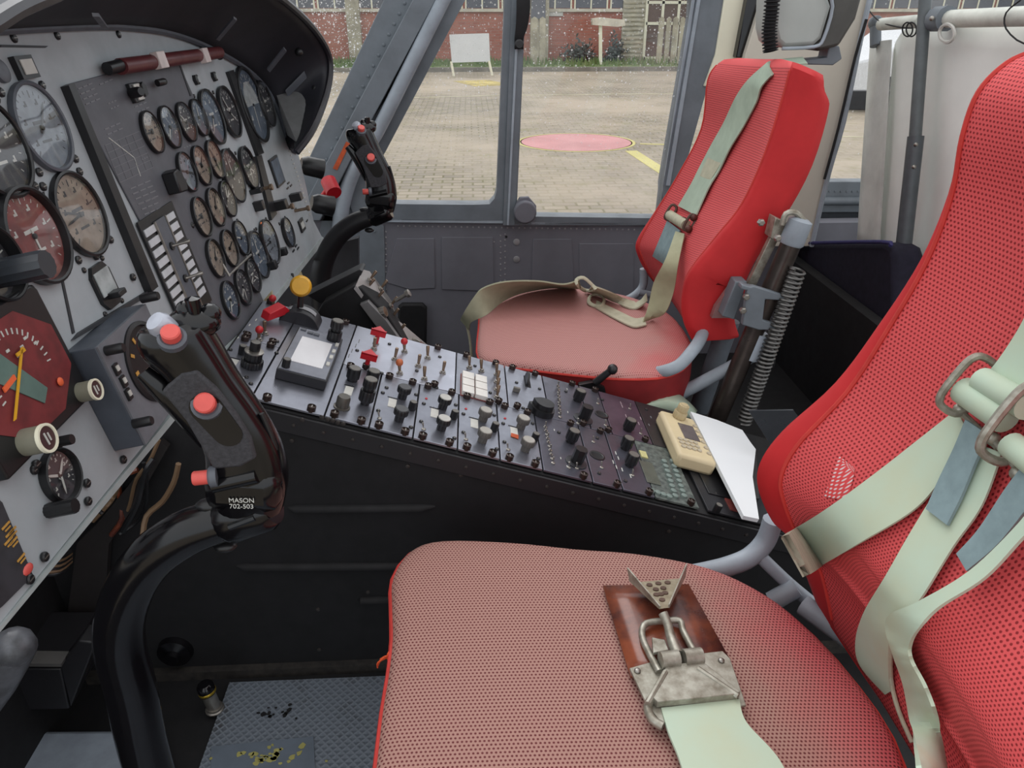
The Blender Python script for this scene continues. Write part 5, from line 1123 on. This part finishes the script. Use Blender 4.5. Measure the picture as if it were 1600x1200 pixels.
for px,py in ((996,1048),(1127,1032),(1059,1053)): m.ball(opn(px,py,.018),.0035,0,8,(1,1,.6))
build(m,'plate_rivet',[steel],lb)
# far seat harness
hf=thing('shoulder_harness','sage green shoulder harness over the top of the far red backrest','harness',loc=(.45,1.4,.6))
bf=lambda px,py,o=.008:on(BF,px,py,o,1.3)
m=MB(); L_=[(1254,90,1262,100),(1222,93,1240,103),(1200,97,1206,118),(1169,125,1190,136),(1150,152,1182,160),(1131,192,1162,198),(1112,226,1141,232),(1092,264,1124,267),(1080,288,1108,293),(1060,322,1088,337)]
def fallY(px,py,y=1.36): return aY(px,py,y)
rows=[]
for i,(a,b,c,d) in enumerate(L_):
    if i<2: rows.append((aY(a,b,1.40),aY(c,d,1.34)))
    else: rows.append((bf(a,b,.010),bf(c,d,.010)))
ribbon(m,[r for r in rows[:3]],.0025); m2=taut(BF,[tuple(r)+(.012,) for r in L_[2:]],.0025,1.3); build(m2,'strap',[simple('webbing_sage2',(172,188,168),.8,0,.1,20)],hf,ang=50); build(m,'strap',[simple('webbing_sage',(160,176,158),.8,0,.1,20)],hf,ang=50)
sh(hf,'stitched_patch',BF,[(1114,232,1134,240,.018),(1102,255,1124,260,.018),(1094,275,1110,282,.018)],.002,mat=webw,k=3)
m=MB(); m.tube([bf(1046,336,.02),bf(1072,352,.02)],.011,14,smooth=1); build(m,'webbing_roll',[webw],hf)
for px,py in ((1048,332),(1078,348)): loop(px,py,.008,.017,-.5,.024,.003,BF,hf,'buckle_ring',simple('ring_rust',(92,70,62),.4,.5))
m=MB(); 
for px,py in ((1068,345),(1084,340),(1076,358)): m.ball(bf(px,py,.02),.008)
build(m,'buckle_body',[simple('buckle_rust',(92,52,44),.5,.3)],hf)
sh(hf,'strap_tail',BF,[(1043,345,1063,360,.016),(1032,372,1050,385,.014),(1020,400,1037,412,.012)],.003,mat=webg,fb_=1.4)
Y_=lambda px,py,y:aY(px,py,y)
m=MB(); ribbon(m,[(bf(1056,362,.02),bf(1070,366,.02)),(Y_(1040,405,1.40),Y_(1060,412,1.38)),(Y_(1022,440,1.40),Y_(1053,455,1.38)),(Y_(1014,475,1.40),Y_(1040,488,1.37)),(on(BFP,1004,504,.012),on(BFP,1020,498,.010))],.003); build(m,'strap',[simple('webbing_olive',(170,170,138),.8,0,.1,20)],hf,ang=50)
bp=lambda px,py,o=.010:on(BFP,px,py,o,1.45)
m=MB(); ribbon(m,[(bp(1010,508),bp(1006,496)),(bp(990,511),bp(992,498)),(bp(965,500),bp(974,490)),(bp(945,489),bp(953,480)),(bp(930,480),bp(932,470))],.003); build(m,'strap',[webw],hf,ang=50)
m=MB(); m.tube([bp(930,478),bp(920,472,.02),bp(923,462,.03),(bp(936,461,.03)),(bp(944,468,.025)),bp(940,478,.015)],.0045,8,closed=True,flat=.6); build(m,'end_loop',[webw],hf)
m=MB(); ribbon(m,[(bp(1012,470,.03),bp(1010,458,.045)),(bp(995,482),bp(1000,470)),(bp(978,480),bp(985,470)),(bp(945,465),bp(950,455)),(bp(918,456),bp(925,446))],.003); build(m,'strap',[webw],hf,ang=50)
m=MB(); m.tube([bp(930,452),bp(915,454,.02),bp(903,446,.025),bp(901,437,.03),bp(912,434,.03),bp(926,446,.02)],.0045,8,closed=True,flat=.6); build(m,'end_loop',[webw],hf)
bl=thing('lap_belt','khaki green lap belt draped over the front of the far seat pad','seat belt',loc=bp(760,460))
m=MB(); ribbon(m,[(aY(720,500,1.50),aY(733,515,1.46)),(bp(724,490,.012),bp(737,503,.006)),(bp(742,462),bp(760,492)),(bp(757,449,.012),bp(785,471)),(bp(790,440,.012),bp(815,458)),(bp(840,439,.014),bp(860,450)),(bp(880,444),bp(900,451)),(bp(905,437,.020),bp(908,450))],.003); build(m,'belt',[simple('webbing_khaki',(168,168,142),.8,0,.1,30)],bl,ang=50)
m=MB(); m.slab([bp(752,456,.014),bp(782,450,.014),bp(792,462,.012),bp(766,474,.012)],(0,0,.002)); build(m,'stitch_patch',[webw],bl)
m=MB(); m.tube([aY(729,508,1.48),aY(734,530,1.47),aY(737,560,1.46)],.003,6); build(m,'hanging_cord',[webw],bl)
# green strap hump by the console end
m=MB(); rows=[]
for i in range(9):
    t=i/8; px0,py0=990+ (1082-990)*t, 634-(30)*math.sin(PI*t*.95)+12*t; rows.append([aY(px0+8,py0,1.19),aY(px0+4,py0+10*math.sin(PI*t)+6,1.15),aY(px0+2,py0+16*math.sin(PI*t)+16,1.142)])
m.grid(rows); g_=build(m,'webbing_hump',[webb]); g_.modifiers.new('s','SOLIDIFY').thickness=.003; tag(g_,'arched pale green strap behind the cream handheld radio','strap')
# ------------------------------------------------------------------ floor plate, pedal area, clutter under the panel
dp=N('tread_plate'); co=dp.obj(); w1=dp.n('ShaderNodeTexWave'); w1.bands_direction='DIAGONAL'; w1.inputs['Scale'].default_value=52; dp.l(co,w1.inputs[0])
mp=dp.n('ShaderNodeMapping'); mp.inputs['Rotation'].default_value=(0,0,PI/2); dp.l(co,mp.inputs[0]); w2=dp.n('ShaderNodeTexWave'); w2.bands_direction='DIAGONAL'; w2.inputs['Scale'].default_value=52; dp.l(mp.outputs[0],w2.inputs[0])
h_=dp.math('MAXIMUM',w1.outputs[1],w2.outputs[1]); nz=dp.noise(14,5,co,.65); c_=dp.mix(dp.ramp(nz,.52,.66),srgb(104,112,122),srgb(70,72,76)); c_=dp.mix(dp.ramp(h_,.75,.97),c_,srgb(122,129,138))
dp.pbr(c_,.45,.15,h_,.5,.0015)
m=MB(); m.box((-.13,.40,.004),(.50,.80,.008)); pt=struct(m,'trim_7',[dp.m])
m=MB(); m.slab([aZ(330,1168,.009),aZ(490,1152,.009),aZ(494,1230,.009),aZ(330,1240,.009)],(0,0,.002)); p_=build(m,'floor_patch',[simple('patch_blue',(104,114,126),.5,0,.12,18)]); tag(p_,'smooth bluish metal patch on the tread plate floor, flaking yellow paint','floor patch')
m=MB()
for i in range(34):
    px=random.gauss(425,28); py=random.gauss(1180,9); c=aZ(px,py,.0112); r=random.uniform(.002,.006); n=7; m.prism([(math.cos(2*PI*k/n)*r*random.uniform(.5,1.2),math.sin(2*PI*k/n)*r*random.uniform(.4,1)) for k in range(n)],0,.0004,0,Mx.Translation(c))
build(m,'paint_flakes',[simple('flake_yellow',(170,164,96),.7)],p_)
m=MB()
for i in range(16):
    px=random.gauss(430,18); py=random.gauss(1113,5); c=aZ(px,py,.0086); r=random.uniform(.002,.006); n=7; m.prism([(math.cos(2*PI*k/n)*r*random.uniform(.5,1.2),math.sin(2*PI*k/n)*r*random.uniform(.4,1)) for k in range(n)],0,.0004,0,Mx.Translation(c))
build(m,'chipped_paint',[blackmatte],pt)
fp=thing('floor_pin','short brass topped pin standing on the tread plate floor','pin',loc=aZ(336,1108,.008))
m=MB(); m.lathe([(.013,0),(.013,.002),(.011,.003),(.011,.006)],18,0); m.M=align((-.15,.05,1)); m.lathe([(.0095,.0),(.0095,.030),(.0115,.032)],18); m.lathe([(.0115,.032),(.0118,.036),(.0115,.046),(.009,.049),(0,.049)],18,1); build(m,'pin_body',[steel,blackgloss],fp,world=False)
m=MB(); m.M=align((-.15,.05,1)); m.lathe([(.0122,.034),(.0122,.037),(.0118,.0375)],18); build(m,'brass_ring',[simple('brass_yellow',(190,160,60),.3,.8)],fp,world=False)
# riser across the floor in the lower left, pale step in front
m=MB(); m.slab([aZ(-60,1140,.03),aZ(250,1138,.03),aZ(300,1290,.03),aZ(-60,1300,.03)],(0,0,-.028)); st_=build(m,'floor_step',[simple('step_grey',(150,159,170),.35,.1)],bevel=.008); tag(st_,'smooth light grey raised floor edge at the lower left','floor step')
pb=thing('pedal_box','black sheet metal box under the dials at the lower left','box',loc=aY(60,1080,.72))
m=MB(); a=.74; m.slab(PY([(-60,1045),(95,1045),(108,1108),(-60,1112)],.70),(0,.10,0)); m.slab(PY([(93,1040),(122,1002),(150,1004),(110,1106)],.70),(0,.03,0)); build(m,'box_shell',[simple('box_gloss_black',(34,33,36),.4)],pb,bevel=.002)
m=MB(); m.slab(PY([(-60,1035),(96,1037),(96,1042),(-60,1041)],.69),(0,.02,0)); build(m,'box_lip',[simple('lip_scuffed',(88,86,84),.5)],pb)
pe=thing('pedal_tube','grey chipped metal tube end poking in at the lower left edge','tube',loc=aY(10,1020,.6))
m=MB(); m.tube([aY(-50,1110,.60),aY(-10,1060,.60),aY(20,1015,.60)],[.028,.026,.022],16,smooth=2); m.ball(aY(22,1012,.60),.022); build(m,'tube_body',[simple('tube_chipped',(112,114,120),.4,.2,.3,40,c2=(70,70,72))],pe)
m=MB(); m.box((-.62,.62,.22),(.05,.9,.5)); tag(build(m,'bulkhead',[blackmatte]),'dark cover panel under the instrument panel','cover panel')
# wiring bundles under the panel
random.seed(5)
wl_=thing('cable_bundle','bundle of tan and dark cables hanging under the instrument panel','cables',loc=(-.45,.6,.4))
for k in range(16):
    m=MB(); px=150+k*8+random.uniform(-5,5); pts=[]
    for j in range(5): t=j/4; pts.append(aY(px+random.uniform(-14,14)-t*40,700+k%4*12-random.uniform(0,20)+t*110,.77+.02*(k%5)+random.uniform(-.01,.01)))
    m.tube(pts,random.choice((.0025,.0035,.005)),6); build(m,'cable',[(bronze if k%3==0 else knobm) if k%7 else copper],wl_)
for k in range(7):
    m=MB(); m.tube([aY(30+k*4,925-k*5,.70),aY(60,900-k*5,.70),aY(92,895-k*4,.71),aY(110,880-k*3,.74)],.003,6); build(m,'cable',[bronze if k%2 else knobm],wl_)
br=thing('support_bracket','dark support bracket behind the near control stick','bracket',loc=(-.45,.8,.4))
m=MB(); m.slab(PY([(120,850),(150,820),(200,760),(250,690),(262,700),(210,790),(170,850),(160,1000),(100,1000)],.81),(0,.01,0)); build(m,'bracket_plate',[simple('plate_dark',(40,36,36),.6)],br)
m=MB(); m.tube([aY(235,760,.84),aY(242,720,.84),aY(262,690,.84)],.004,8); m.tube([aY(215,800,.84),aY(240,815,.84),aY(275,760,.84)],.003,8); build(m,'link_rod',[worn],br)
# dark shield behind the console head (footwell) and pale strip by the dials
m=MB(); m.slab(PY([(455,400),(560,372),(560,470),(500,480),(440,500),(410,490)],1.62),(0,.02,0)); f_=build(m,'footwell_panel',[simple('footwell',(52,52,56),.6)]); tag(f_,'dark footwell panel behind the yellow knob','panel')
m=MB(); m.slab(PY([(448,398),(462,402),(474,438),(458,440),(450,420)],1.42),(0,.006,0)); f_=build(m,'tan_bracket',[simple('strip_tan',(196,180,144),.6)],ip); m=MB(); m.slab(PY([(408,474),(424,455),(428,480),(416,492)],1.15),(0,.006,0)); build(m,'tan_bracket',[MC['strip_tan']],ip)
rh=thing('pull_handle','red T handle at the corner of the far windshield post','handle',loc=aY(515,293,1.80))
m=MB(); m.tube([aY(513,283,1.75),aY(522,302,1.72)],.018,16,smooth=1); m.tube([aY(517,292,1.75),aY(505,308,1.80)],.009,10,smooth=1); build(m,'handle_grip',[red],rh)
# ------------------------------------------------------------------ rear cabin
cur=thing('partition_curtain','off-white cloth partition curtain hanging behind the near seat','curtain',loc=(1.0,1.4,.5))
def AX(px,py,x=1.0): return aX(px,py,x)
m=MB(); rows=[]
tops=[(1396,78),(1404,60),(1420,44),(1460,42),(1520,40),(1580,40),(1700,40)]; bots=[(1368,400),(1385,420),(1400,440),(1450,460),(1500,480),(1560,500),(1700,520)]
T_,_=spline([V((*p,0)) for p in tops],None,6); B_,_=spline([V((*p,0)) for p in bots],None,6)
for j in range(13):
    t=j/12; r=[]
    for i,(a,b) in enumerate(zip(T_,B_)):
        p=a.lerp(b,t); r.append(aX(p.x,p.y,1.0+.003*math.sin(i*.5)+.003*math.sin(i*.27+t*2)))
    rows.append(r)
m.grid(rows); c_=build(m,'cloth',[simple('curtain_white',(240,242,236),.85,0,.05,6)],cur,ang=60); c_.modifiers.new('s','SOLIDIFY').thickness=.002
m=MB(); rows=[]
for j in range(10):
    t=j/9; a=V((1361+ -22*t,66+330*t,0)); b=V((1394-20*t,62+350*t,0)); rows.append([aX(a.x+(b.x-a.x)*s,a.y+(b.y-a.y)*s,.985+.004*math.sin(s*9+t*5)) for s in (0,.2,.4,.6,.8,1)])
m.grid(rows); c_=build(m,'curtain_edge',[simple('curtain_grey',(206,206,200),.85,0,.1,14)],cur,ang=60); c_.modifiers.new('s','SOLIDIFY').thickness=.003
rl=thing('curtain_rail','grey-white tube rail the partition curtain hangs on','rail',loc=aX(1500,28,.97))
m=MB(); m.tube([AX(1473,30,.97),AX(1700,22,.97)],.0165,14,smooth=1); m.tube([AX(1377,38,.97),AX(1440,33,.97)],.0135,14,smooth=1); build(m,'rail_tube',[simple('rail_white',(212,214,204),.5)],rl)
m=MB(); m.tube([AX(1462,30,.965),AX(1480,29,.965)],.024,12,smooth=1); m.tube([AX(1368,36,.975),AX(1368,72,.975)],.013,12,smooth=1); m.ball(AX(1368,36,.975),.017); build(m,'rail_joint',[strutg],rl)
m=MB(); m.tube([AX(1350,6,.96),AX(1372,32,.96),AX(1402,42,.955),AX(1425,44,.955)],.0015,6)
for px in (1418,1424): m.tube([AX(px+8*math.cos(a),46+11*math.sin(a),.95) for a in [i*PI/4 for i in range(8)]],.0016,6,closed=True)
m.tube([AX(1595,0,.95),AX(1572,20,.95),AX(1572,45,.95),AX(1600,68,.95),AX(1640,60,.95)],.0015,6); build(m,'wire_tie',[blackmatte],rl)
m=MB(); m.tube([AX(1480+12*math.cos(a),52+14*math.sin(a),.955) for a in [i*PI/5 for i in range(10)]],.0035,6,closed=True); build(m,'curtain_ring',[white],rl)
po=thing('cabin_pole','dark grey upright pole in front of the partition curtain','pole',loc=aX(1420,300,.95))
m=MB(); m.tube([AX(1447,-16,.95),AX(1430,215,.95)],.0125,14,smooth=1); build(m,'upper_tube',[simple('pole_upper',(92,98,100),.45)],po)
m=MB(); m.tube([AX(1431,213,.95),AX(1408,420,.95)],.0165,14,smooth=1); build(m,'lower_tube',[simple('pole_lower',(84,90,94),.45)],po)
m=MB()
for p in ((1431,226),(1428,261)): m.ball(AX(*p,.933),.0045)
m.ball(AX(1456,29,.935),.005); build(m,'pole_screw',[steel],po)
nv=thing('passenger_seat','navy fabric seat back behind the two red seats','seat',loc=(.92,1.45,.2))
m=MB(); m.slab([aX(*p,.90) for p in ((1238,384),(1262,381),(1380,379),(1392,386),(1396,400),(1396,640),(1240,640))],(.07,0,0)); build(m,'seat_back',[navy],nv,bevel=.012)
m=MB(); m.tube([aX(*p,.895) for p in ((1240,384),(1265,380),(1378,378),(1391,384))],.0045,8); build(m,'top_piping',[simple('piping_navy',(52,50,104),.7)],nv)
m=MB(); m.slab([(.86,.6,.0),(.86,2.0,.0),(.86,2.0,.30),(.86,.6,.30)],(.03,0,0)); db=build(m,'rear_divider',[blackmatte]); tag(db,'black low divider behind the far seat','divider')
gp=thing('guard_plate','thin dull metal plate standing behind the paper sheets','plate',loc=aY(1200,660,.95))
m=MB(); m.slab(PY([(1170,642),(1240,641),(1300,720),(1220,720)],.98),(0,.003,0)); build(m,'plate',[simple('plate_steel',(92,96,102),.3,.7)],gp)
# ------------------------------------------------------------------ outside
GZ=-.75
def gnd(px,py): return aZ(px,py,GZ)
q=N('paving'); co=q.obj(); nz=q.noise(.35,6,co,.6); bt_=q.n('ShaderNodeTexBrick'); bt_.inputs['Scale'].default_value=1; bt_.inputs['Brick Width'].default_value=.22; bt_.inputs['Row Height'].default_value=.14; bt_.inputs['Mortar Size'].default_value=.012
q.l(co,bt_.inputs['Vector']); bt_.inputs['Color1'].default_value=srgb(158,147,131); bt_.inputs['Color2'].default_value=srgb(134,125,113); bt_.inputs['Mortar'].default_value=srgb(112,106,80)
n2=q.noise(3,5,co,.7); c=q.mix(q.ramp(nz,.4,.62),bt_.outputs[0],srgb(172,159,141)); c=q.mix(q.math('MULTIPLY',q.ramp(n2,.54,.72),.6),c,srgb(128,124,84)); 
q.pbr(c,.9,0,bt_.outputs[1],-.3,.01); paving=q.m
m=MB(); m.box((0,40,GZ-.1),(120,100,.2)); struct(m,'ground',[paving])
pc=gnd(900,222); pr_=(gnd(992,222)-gnd(808,222)).length/2
cir=thing('painted_circle','pink painted circle with a yellow rim on the paving outside','ground marking',loc=(pc.x,pc.y,GZ))
m=MB(); m.lathe([(pr_*.95,.001),(pr_*.95,.004),(0,.004)],48); build(m,'pink_disc',[simple('paint_pink',(206,150,150),.9,0,.12,1.2)],cir,world=False)
m=MB(); m.lathe([(pr_,.001),(pr_,.004),(pr_*.93,.004),(pr_*.93,.001)],48); build(m,'yellow_rim',[simple('paint_yellow',(206,196,130),.9,0,.1,1)],cir,world=False)
def gline(lab,pts,w,mat):
    m=MB()
    for a,b in zip(pts,pts[1:]):
        A_=gnd(*a);B_=gnd(*b); d=(B_-A_).normalized(); s=V((-d.y,d.x,0))*w/2; m.slab([A_+s,B_+s,B_-s,A_-s],(0,0,.005))
    return tag(build(m,'painted_line',[mat]),lab,'ground marking')
ly=MC['paint_yellow']; lw=simple('paint_offwhite',(196,188,160),.9,0,.2,2)
gline('broad yellow line running from the pink circle towards the helicopter',[(986,236),(1045,274)],.16,ly); gline('thin yellow line crossing behind the far seat beyond the pink circle',[(1000,225),(1075,227)],.06,ly)
gline('long pale line across the paving near the grass',[(600,154),(790,149),(1080,146),(1500,146)],.10,lw); gline('short pale line seen through the small cabin window',[(1250,212),(1420,216)],.10,lw)
gline('yellow hatched patch on the paving below the white board',[(736,126),(772,134)],1.0,simple('hatch_yellow',(206,186,116),.9,0,.3,3))
# verge, kerb
q=N('grass'); co=q.obj(); q.pbr(q.mix(q.ramp(q.noise(2.5,6,co,.7),.4,.65),srgb(96,122,70),srgb(128,136,92)),.95); grass=q.m
yk=gnd(800,112).y
m=MB(); m.box((0,yk+.1,GZ+.05),(70,.25,.14)); struct(m,'kerb',[simple('kerb_stone',(136,132,122),.9,0,.2,3)])
random.seed(3); m=MB(); m.box((0,yk+1.9,GZ+.06),(70,3.3,.12))
for i in range(2600):
    x=random.uniform(-9,16); y=yk+random.uniform(.3,3.4); h=random.uniform(.06,.24); a=random.uniform(0,PI); w=.05
    m.add([(x-w*math.cos(a),y-w*math.sin(a),GZ+.1),(x+w*math.cos(a),y+w*math.sin(a),GZ+.1),(x+random.uniform(-.05,.05),y,GZ+.12+h)],[(0,1,2)])
tag(build(m,'grass_verge',[grass]),'strip of green grass along the foot of the brick building','grass',kind='stuff')
# building
by=yk+3.6
BX=lambda px,py,y=by:aY(px,py,y)
q=N('brick'); co=q.obj(); sp=q.n('ShaderNodeSeparateXYZ'); q.l(co,sp.inputs[0]); cb_=q.n('ShaderNodeCombineXYZ'); q.l(sp.outputs[0],cb_.inputs[0]); q.l(sp.outputs[2],cb_.inputs[1])
bt_=q.n('ShaderNodeTexBrick'); q.l(cb_.outputs[0],bt_.inputs['Vector']); bt_.inputs['Scale'].default_value=1; bt_.inputs['Brick Width'].default_value=.25; bt_.inputs['Row Height'].default_value=.09; bt_.inputs['Mortar Size'].default_value=.010
bt_.inputs['Color1'].default_value=srgb(176,112,96); bt_.inputs['Color2'].default_value=srgb(160,98,84); bt_.inputs['Mortar'].default_value=srgb(158,120,106)
q.pbr(q.mix(q.math('MULTIPLY',q.ramp(q.noise(.8,5,co),.5,.75),.4),bt_.outputs[0],srgb(188,140,122)),.9); brick=q.m
bd=thing('brick_building','long single storey brick building with a band of windows beyond the grass','building',loc=(0,by,GZ))
m=MB(); m.box((-1,by+2,GZ+1.3),(70,4,2.6)); build(m,'wall',[brick],bd)
zt_=BX(760,16).z
m=MB(); m.box((-1,by-.04,zt_),(70,.10,.10)); build(m,'window_sill',[simple('conc_pale',(220,212,194),.9,0,.2,2)],bd)
m=MB(); m.box((-1,by+1.6,GZ+3.9),(72,5.6,.25)); build(m,'roof_edge',[MC['conc_pale']],bd)
pn_m=simple('pane_dark',(96,98,106),.15)
for i in range(26):
    x=BX(430,10).x-3+i*1.25; m=MB(); m.box((x,by-.01,zt_+.62),(1.12,.03,1.1)); w_=build(m,'window',[pn_m],bd); m=MB()
    for dx in (-.56,0,.56): m.box((x+dx,by-.03,zt_+.62),(.05,.03,1.14))
    m.box((x,by-.03,zt_+.35),(1.12,.03,.04)); build(m,'window_bars',[creamp],w_)
for a,b in ((545,566),(828,856)):
    xa,xb=BX(a,60).x,BX(b,60).x; m=MB(); m.box(((xa+xb)/2,by-.1,GZ+1.2),(xb-xa,.25,2.4)); build(m,'pilaster',[simple('conc_stained',(186,178,156),.9,0,.25,2.4)],bd)
xa,xb=BX(970,60).x,BX(1004,60).x; m=MB(); m.box(((xa+xb)/2,by-.06,GZ+1.4),(xb-xa,.14,2.8)); build(m,'louvre_wall',[simple('louvre_cream',(206,200,180),.8,0,.2,3)],bd)
m=MB()
for i in range(18): m.box(((xa+xb)/2,by-.14,GZ+.25+i*.14),(xb-xa-.06,.04,.04))
build(m,'louvre_slats',[MC['conc_stained']],bd)
xa,xb=BX(1006,60).x,BX(1080,60).x
m=MB(); m.box(((xa+xb)/2,by-.08,GZ+1.5),(xb-xa,.12,2.7)); d_=build(m,'steel_gate',[simple('gate_brown',(104,84,76),.6)],bd); m=MB()
for t in (0,.33,.66,1): m.box((xa+(xb-xa)*t,by-.16,GZ+1.5),(.09,.05,2.7))
for z in (.2,1.3,1.95,2.7): m.box(((xa+xb)/2,by-.16,GZ+z),(xb-xa,.05,.09))
build(m,'gate_frame',[creamp],d_)
m=MB(); xa,xb=BX(829,30).x,BX(851,30).x; m.box(((xa+xb)/2,by-.24,BX(840,19).z+.1),(xb-xa,.06,.6)); build(m,'dark_door_panel',[pn_m],bd)
m=MB(); p=BX(867,20); m.box((p.x,by-.03,p.z),(.55,.04,.2)); build(m,'wall_sign',[white],bd,label='small blank white wall sign')
for a,b in ((1028,1036),(1040,1047),(1050,1058),(1061,1068),(830,840),(843,852)):
    yf=yk+1.6; xa,xb=aY(a,60,yf).x,aY(b,60,yf).x; t_=aY(a,26,yf).z; m=MB(); m.slab([(xa,yf,GZ+.1),(xb,yf,GZ+.1),(xb,yf,t_-.06),((xa+xb)/2,yf,t_),(xa,yf,t_-.06)],(0,.08,0)); o=build(m,'fence_slab',[MC['conc_stained']]); 
    tag(o,'pale stained concrete fence slab in front of the '+('steel gate' if a>900 else 'dark door'),'fence slab',group='fence slabs at the '+('steel gate' if a>900 else 'dark door'))
wb=thing('notice_board','blank white board on two thin legs on the grass edge','board',loc=gnd(733,118)); yb_=gnd(733,119).y
m=MB(); m.slab(PY([(702,54),(764,52),(766,96),(706,98)],yb_),(0,.05,0)); build(m,'board',[simple('board_white',(214,216,216),.6,0,.04,3)],wb)
for a,b in (((705,96),(709,119)),((764,95),(769,118))): m=MB(); m.tube([aY(*a,yb_+.02),aY(*b,yb_+.02)],.035,8,smooth=1); build(m,'leg',[creamp],wb)
ts=thing('post_sign','narrow cream sign slab on a single post in the grass','sign',loc=gnd(938,106)); yt_=yk+1.2
m=MB(); m.slab(PY([(925,29),(940,27),(976,31),(977,40),(965,42),(926,39)],yt_),(0,.3,0)); build(m,'sign_slab',[MC['conc_pale']],ts)
m=MB(); m.slab(PY([(936,40),(941,40),(941,104),(936,104)],yt_+.1),(0,.1,0)); build(m,'post',[creamp],ts)
# dark shrubs by the wall
def shrub(px0,px1,py,lab):
    a=aY(px0,py,by-.5);b=aY(px1,py,by-.5); t=thing('shrub',lab,'shrub',loc=((a.x+b.x)/2,by-.5,GZ+.1)); w=(b.x-a.x)/2; m=MB()
    for i in range(420):
        p=V((random.gauss(0,.45)*w,random.gauss(0,.2),abs(random.gauss(0,.28)))); d=V((random.uniform(-1,1),random.uniform(-1,1),random.uniform(-1,1))).normalized()*.09; e=d.orthogonal().normalized()*.05
        m.add([p-d,p+e,p+d,p-e],[(0,1,2,3)])
    build(m,'foliage',[simple('leaf_dark',(104,112,108),.8,0,.3,8)],t,world=False)
shrub(880,930,95,'low dark shrub at the brick wall left of the cream post sign'); shrub(945,975,95,'low dark shrub at the brick wall right of the cream post sign')
# parked car far behind, seen through the cabin window
pk=thing('parked_car','white car parked far off, glimpsed through the small cabin window','car',loc=gnd(1400,75)); yc=14.
m=MB(); z0=GZ; x0=aY(1340,60,yc).x
m.slab([(x0,yc,z0+.3),(x0+4.2,yc,z0+.3),(x0+4.2,yc,z0+.9),(x0+3.4,yc,z0+1.0),(x0+2.8,yc,z0+1.45),(x0+1.2,yc,z0+1.45),(x0+.5,yc,z0+.95),(x0,yc,z0+.85)],(0,1.6,0)); build(m,'body',[simple('car_white',(220,222,224),.25)],pk,bevel=.05)
m=MB(); m.slab([(x0+.7,yc-.01,z0+.95),(x0+3.2,yc-.01,z0+1.0),(x0+2.7,yc-.01,z0+1.38),(x0+1.3,yc-.01,z0+1.38)],(0,.02,0)); build(m,'side_window',[pn_m],pk)
for dx in (.8,3.3): m=MB(); m.lathe([(.31,-.1),(.31,.1),(.2,.12),(0,.12)],20,0,T(x0+dx,yc+.1,z0+.31)@Mx.Rotation(PI/2,4,'X')); build(m,'wheel',[blackmatte],pk)
# ------------------------------------------------------------------ daylight: bright overcast sky
w=bpy.data.worlds.new('world'); S.world=w; w.use_nodes=True; nt=w.node_tree; nt.nodes.clear()
o_=nt.nodes.new('ShaderNodeOutputWorld'); bg=nt.nodes.new('ShaderNodeBackground'); tc=nt.nodes.new('ShaderNodeTexCoord'); sx_=nt.nodes.new('ShaderNodeSeparateXYZ'); mr=nt.nodes.new('ShaderNodeMapRange'); rm=nt.nodes.new('ShaderNodeValToRGB')
nt.links.new(tc.outputs['Generated'],sx_.inputs[0]); nt.links.new(sx_.outputs[2],mr.inputs[0]); mr.inputs[1].default_value=-.1; mr.inputs[2].default_value=1; nt.links.new(mr.outputs[0],rm.inputs[0])
rm.color_ramp.elements[0].color=(.80,.86,.92,1); rm.color_ramp.elements[1].color=(1,1,1,1); nt.links.new(rm.outputs[0],bg.inputs[0]); bg.inputs[1].default_value=1.15; nt.links.new(bg.outputs[0],o_.inputs[0])
sl=bpy.data.lights.new('sun','SUN'); sl.energy=.8; sl.angle=math.radians(40); so=bpy.data.objects.new('sun',sl); COL.objects.link(so); so.rotation_euler=(math.radians(-38),math.radians(-12),0)
for o in list(bpy.data.objects):
    if '_c' in o.keys(): del o['_c']
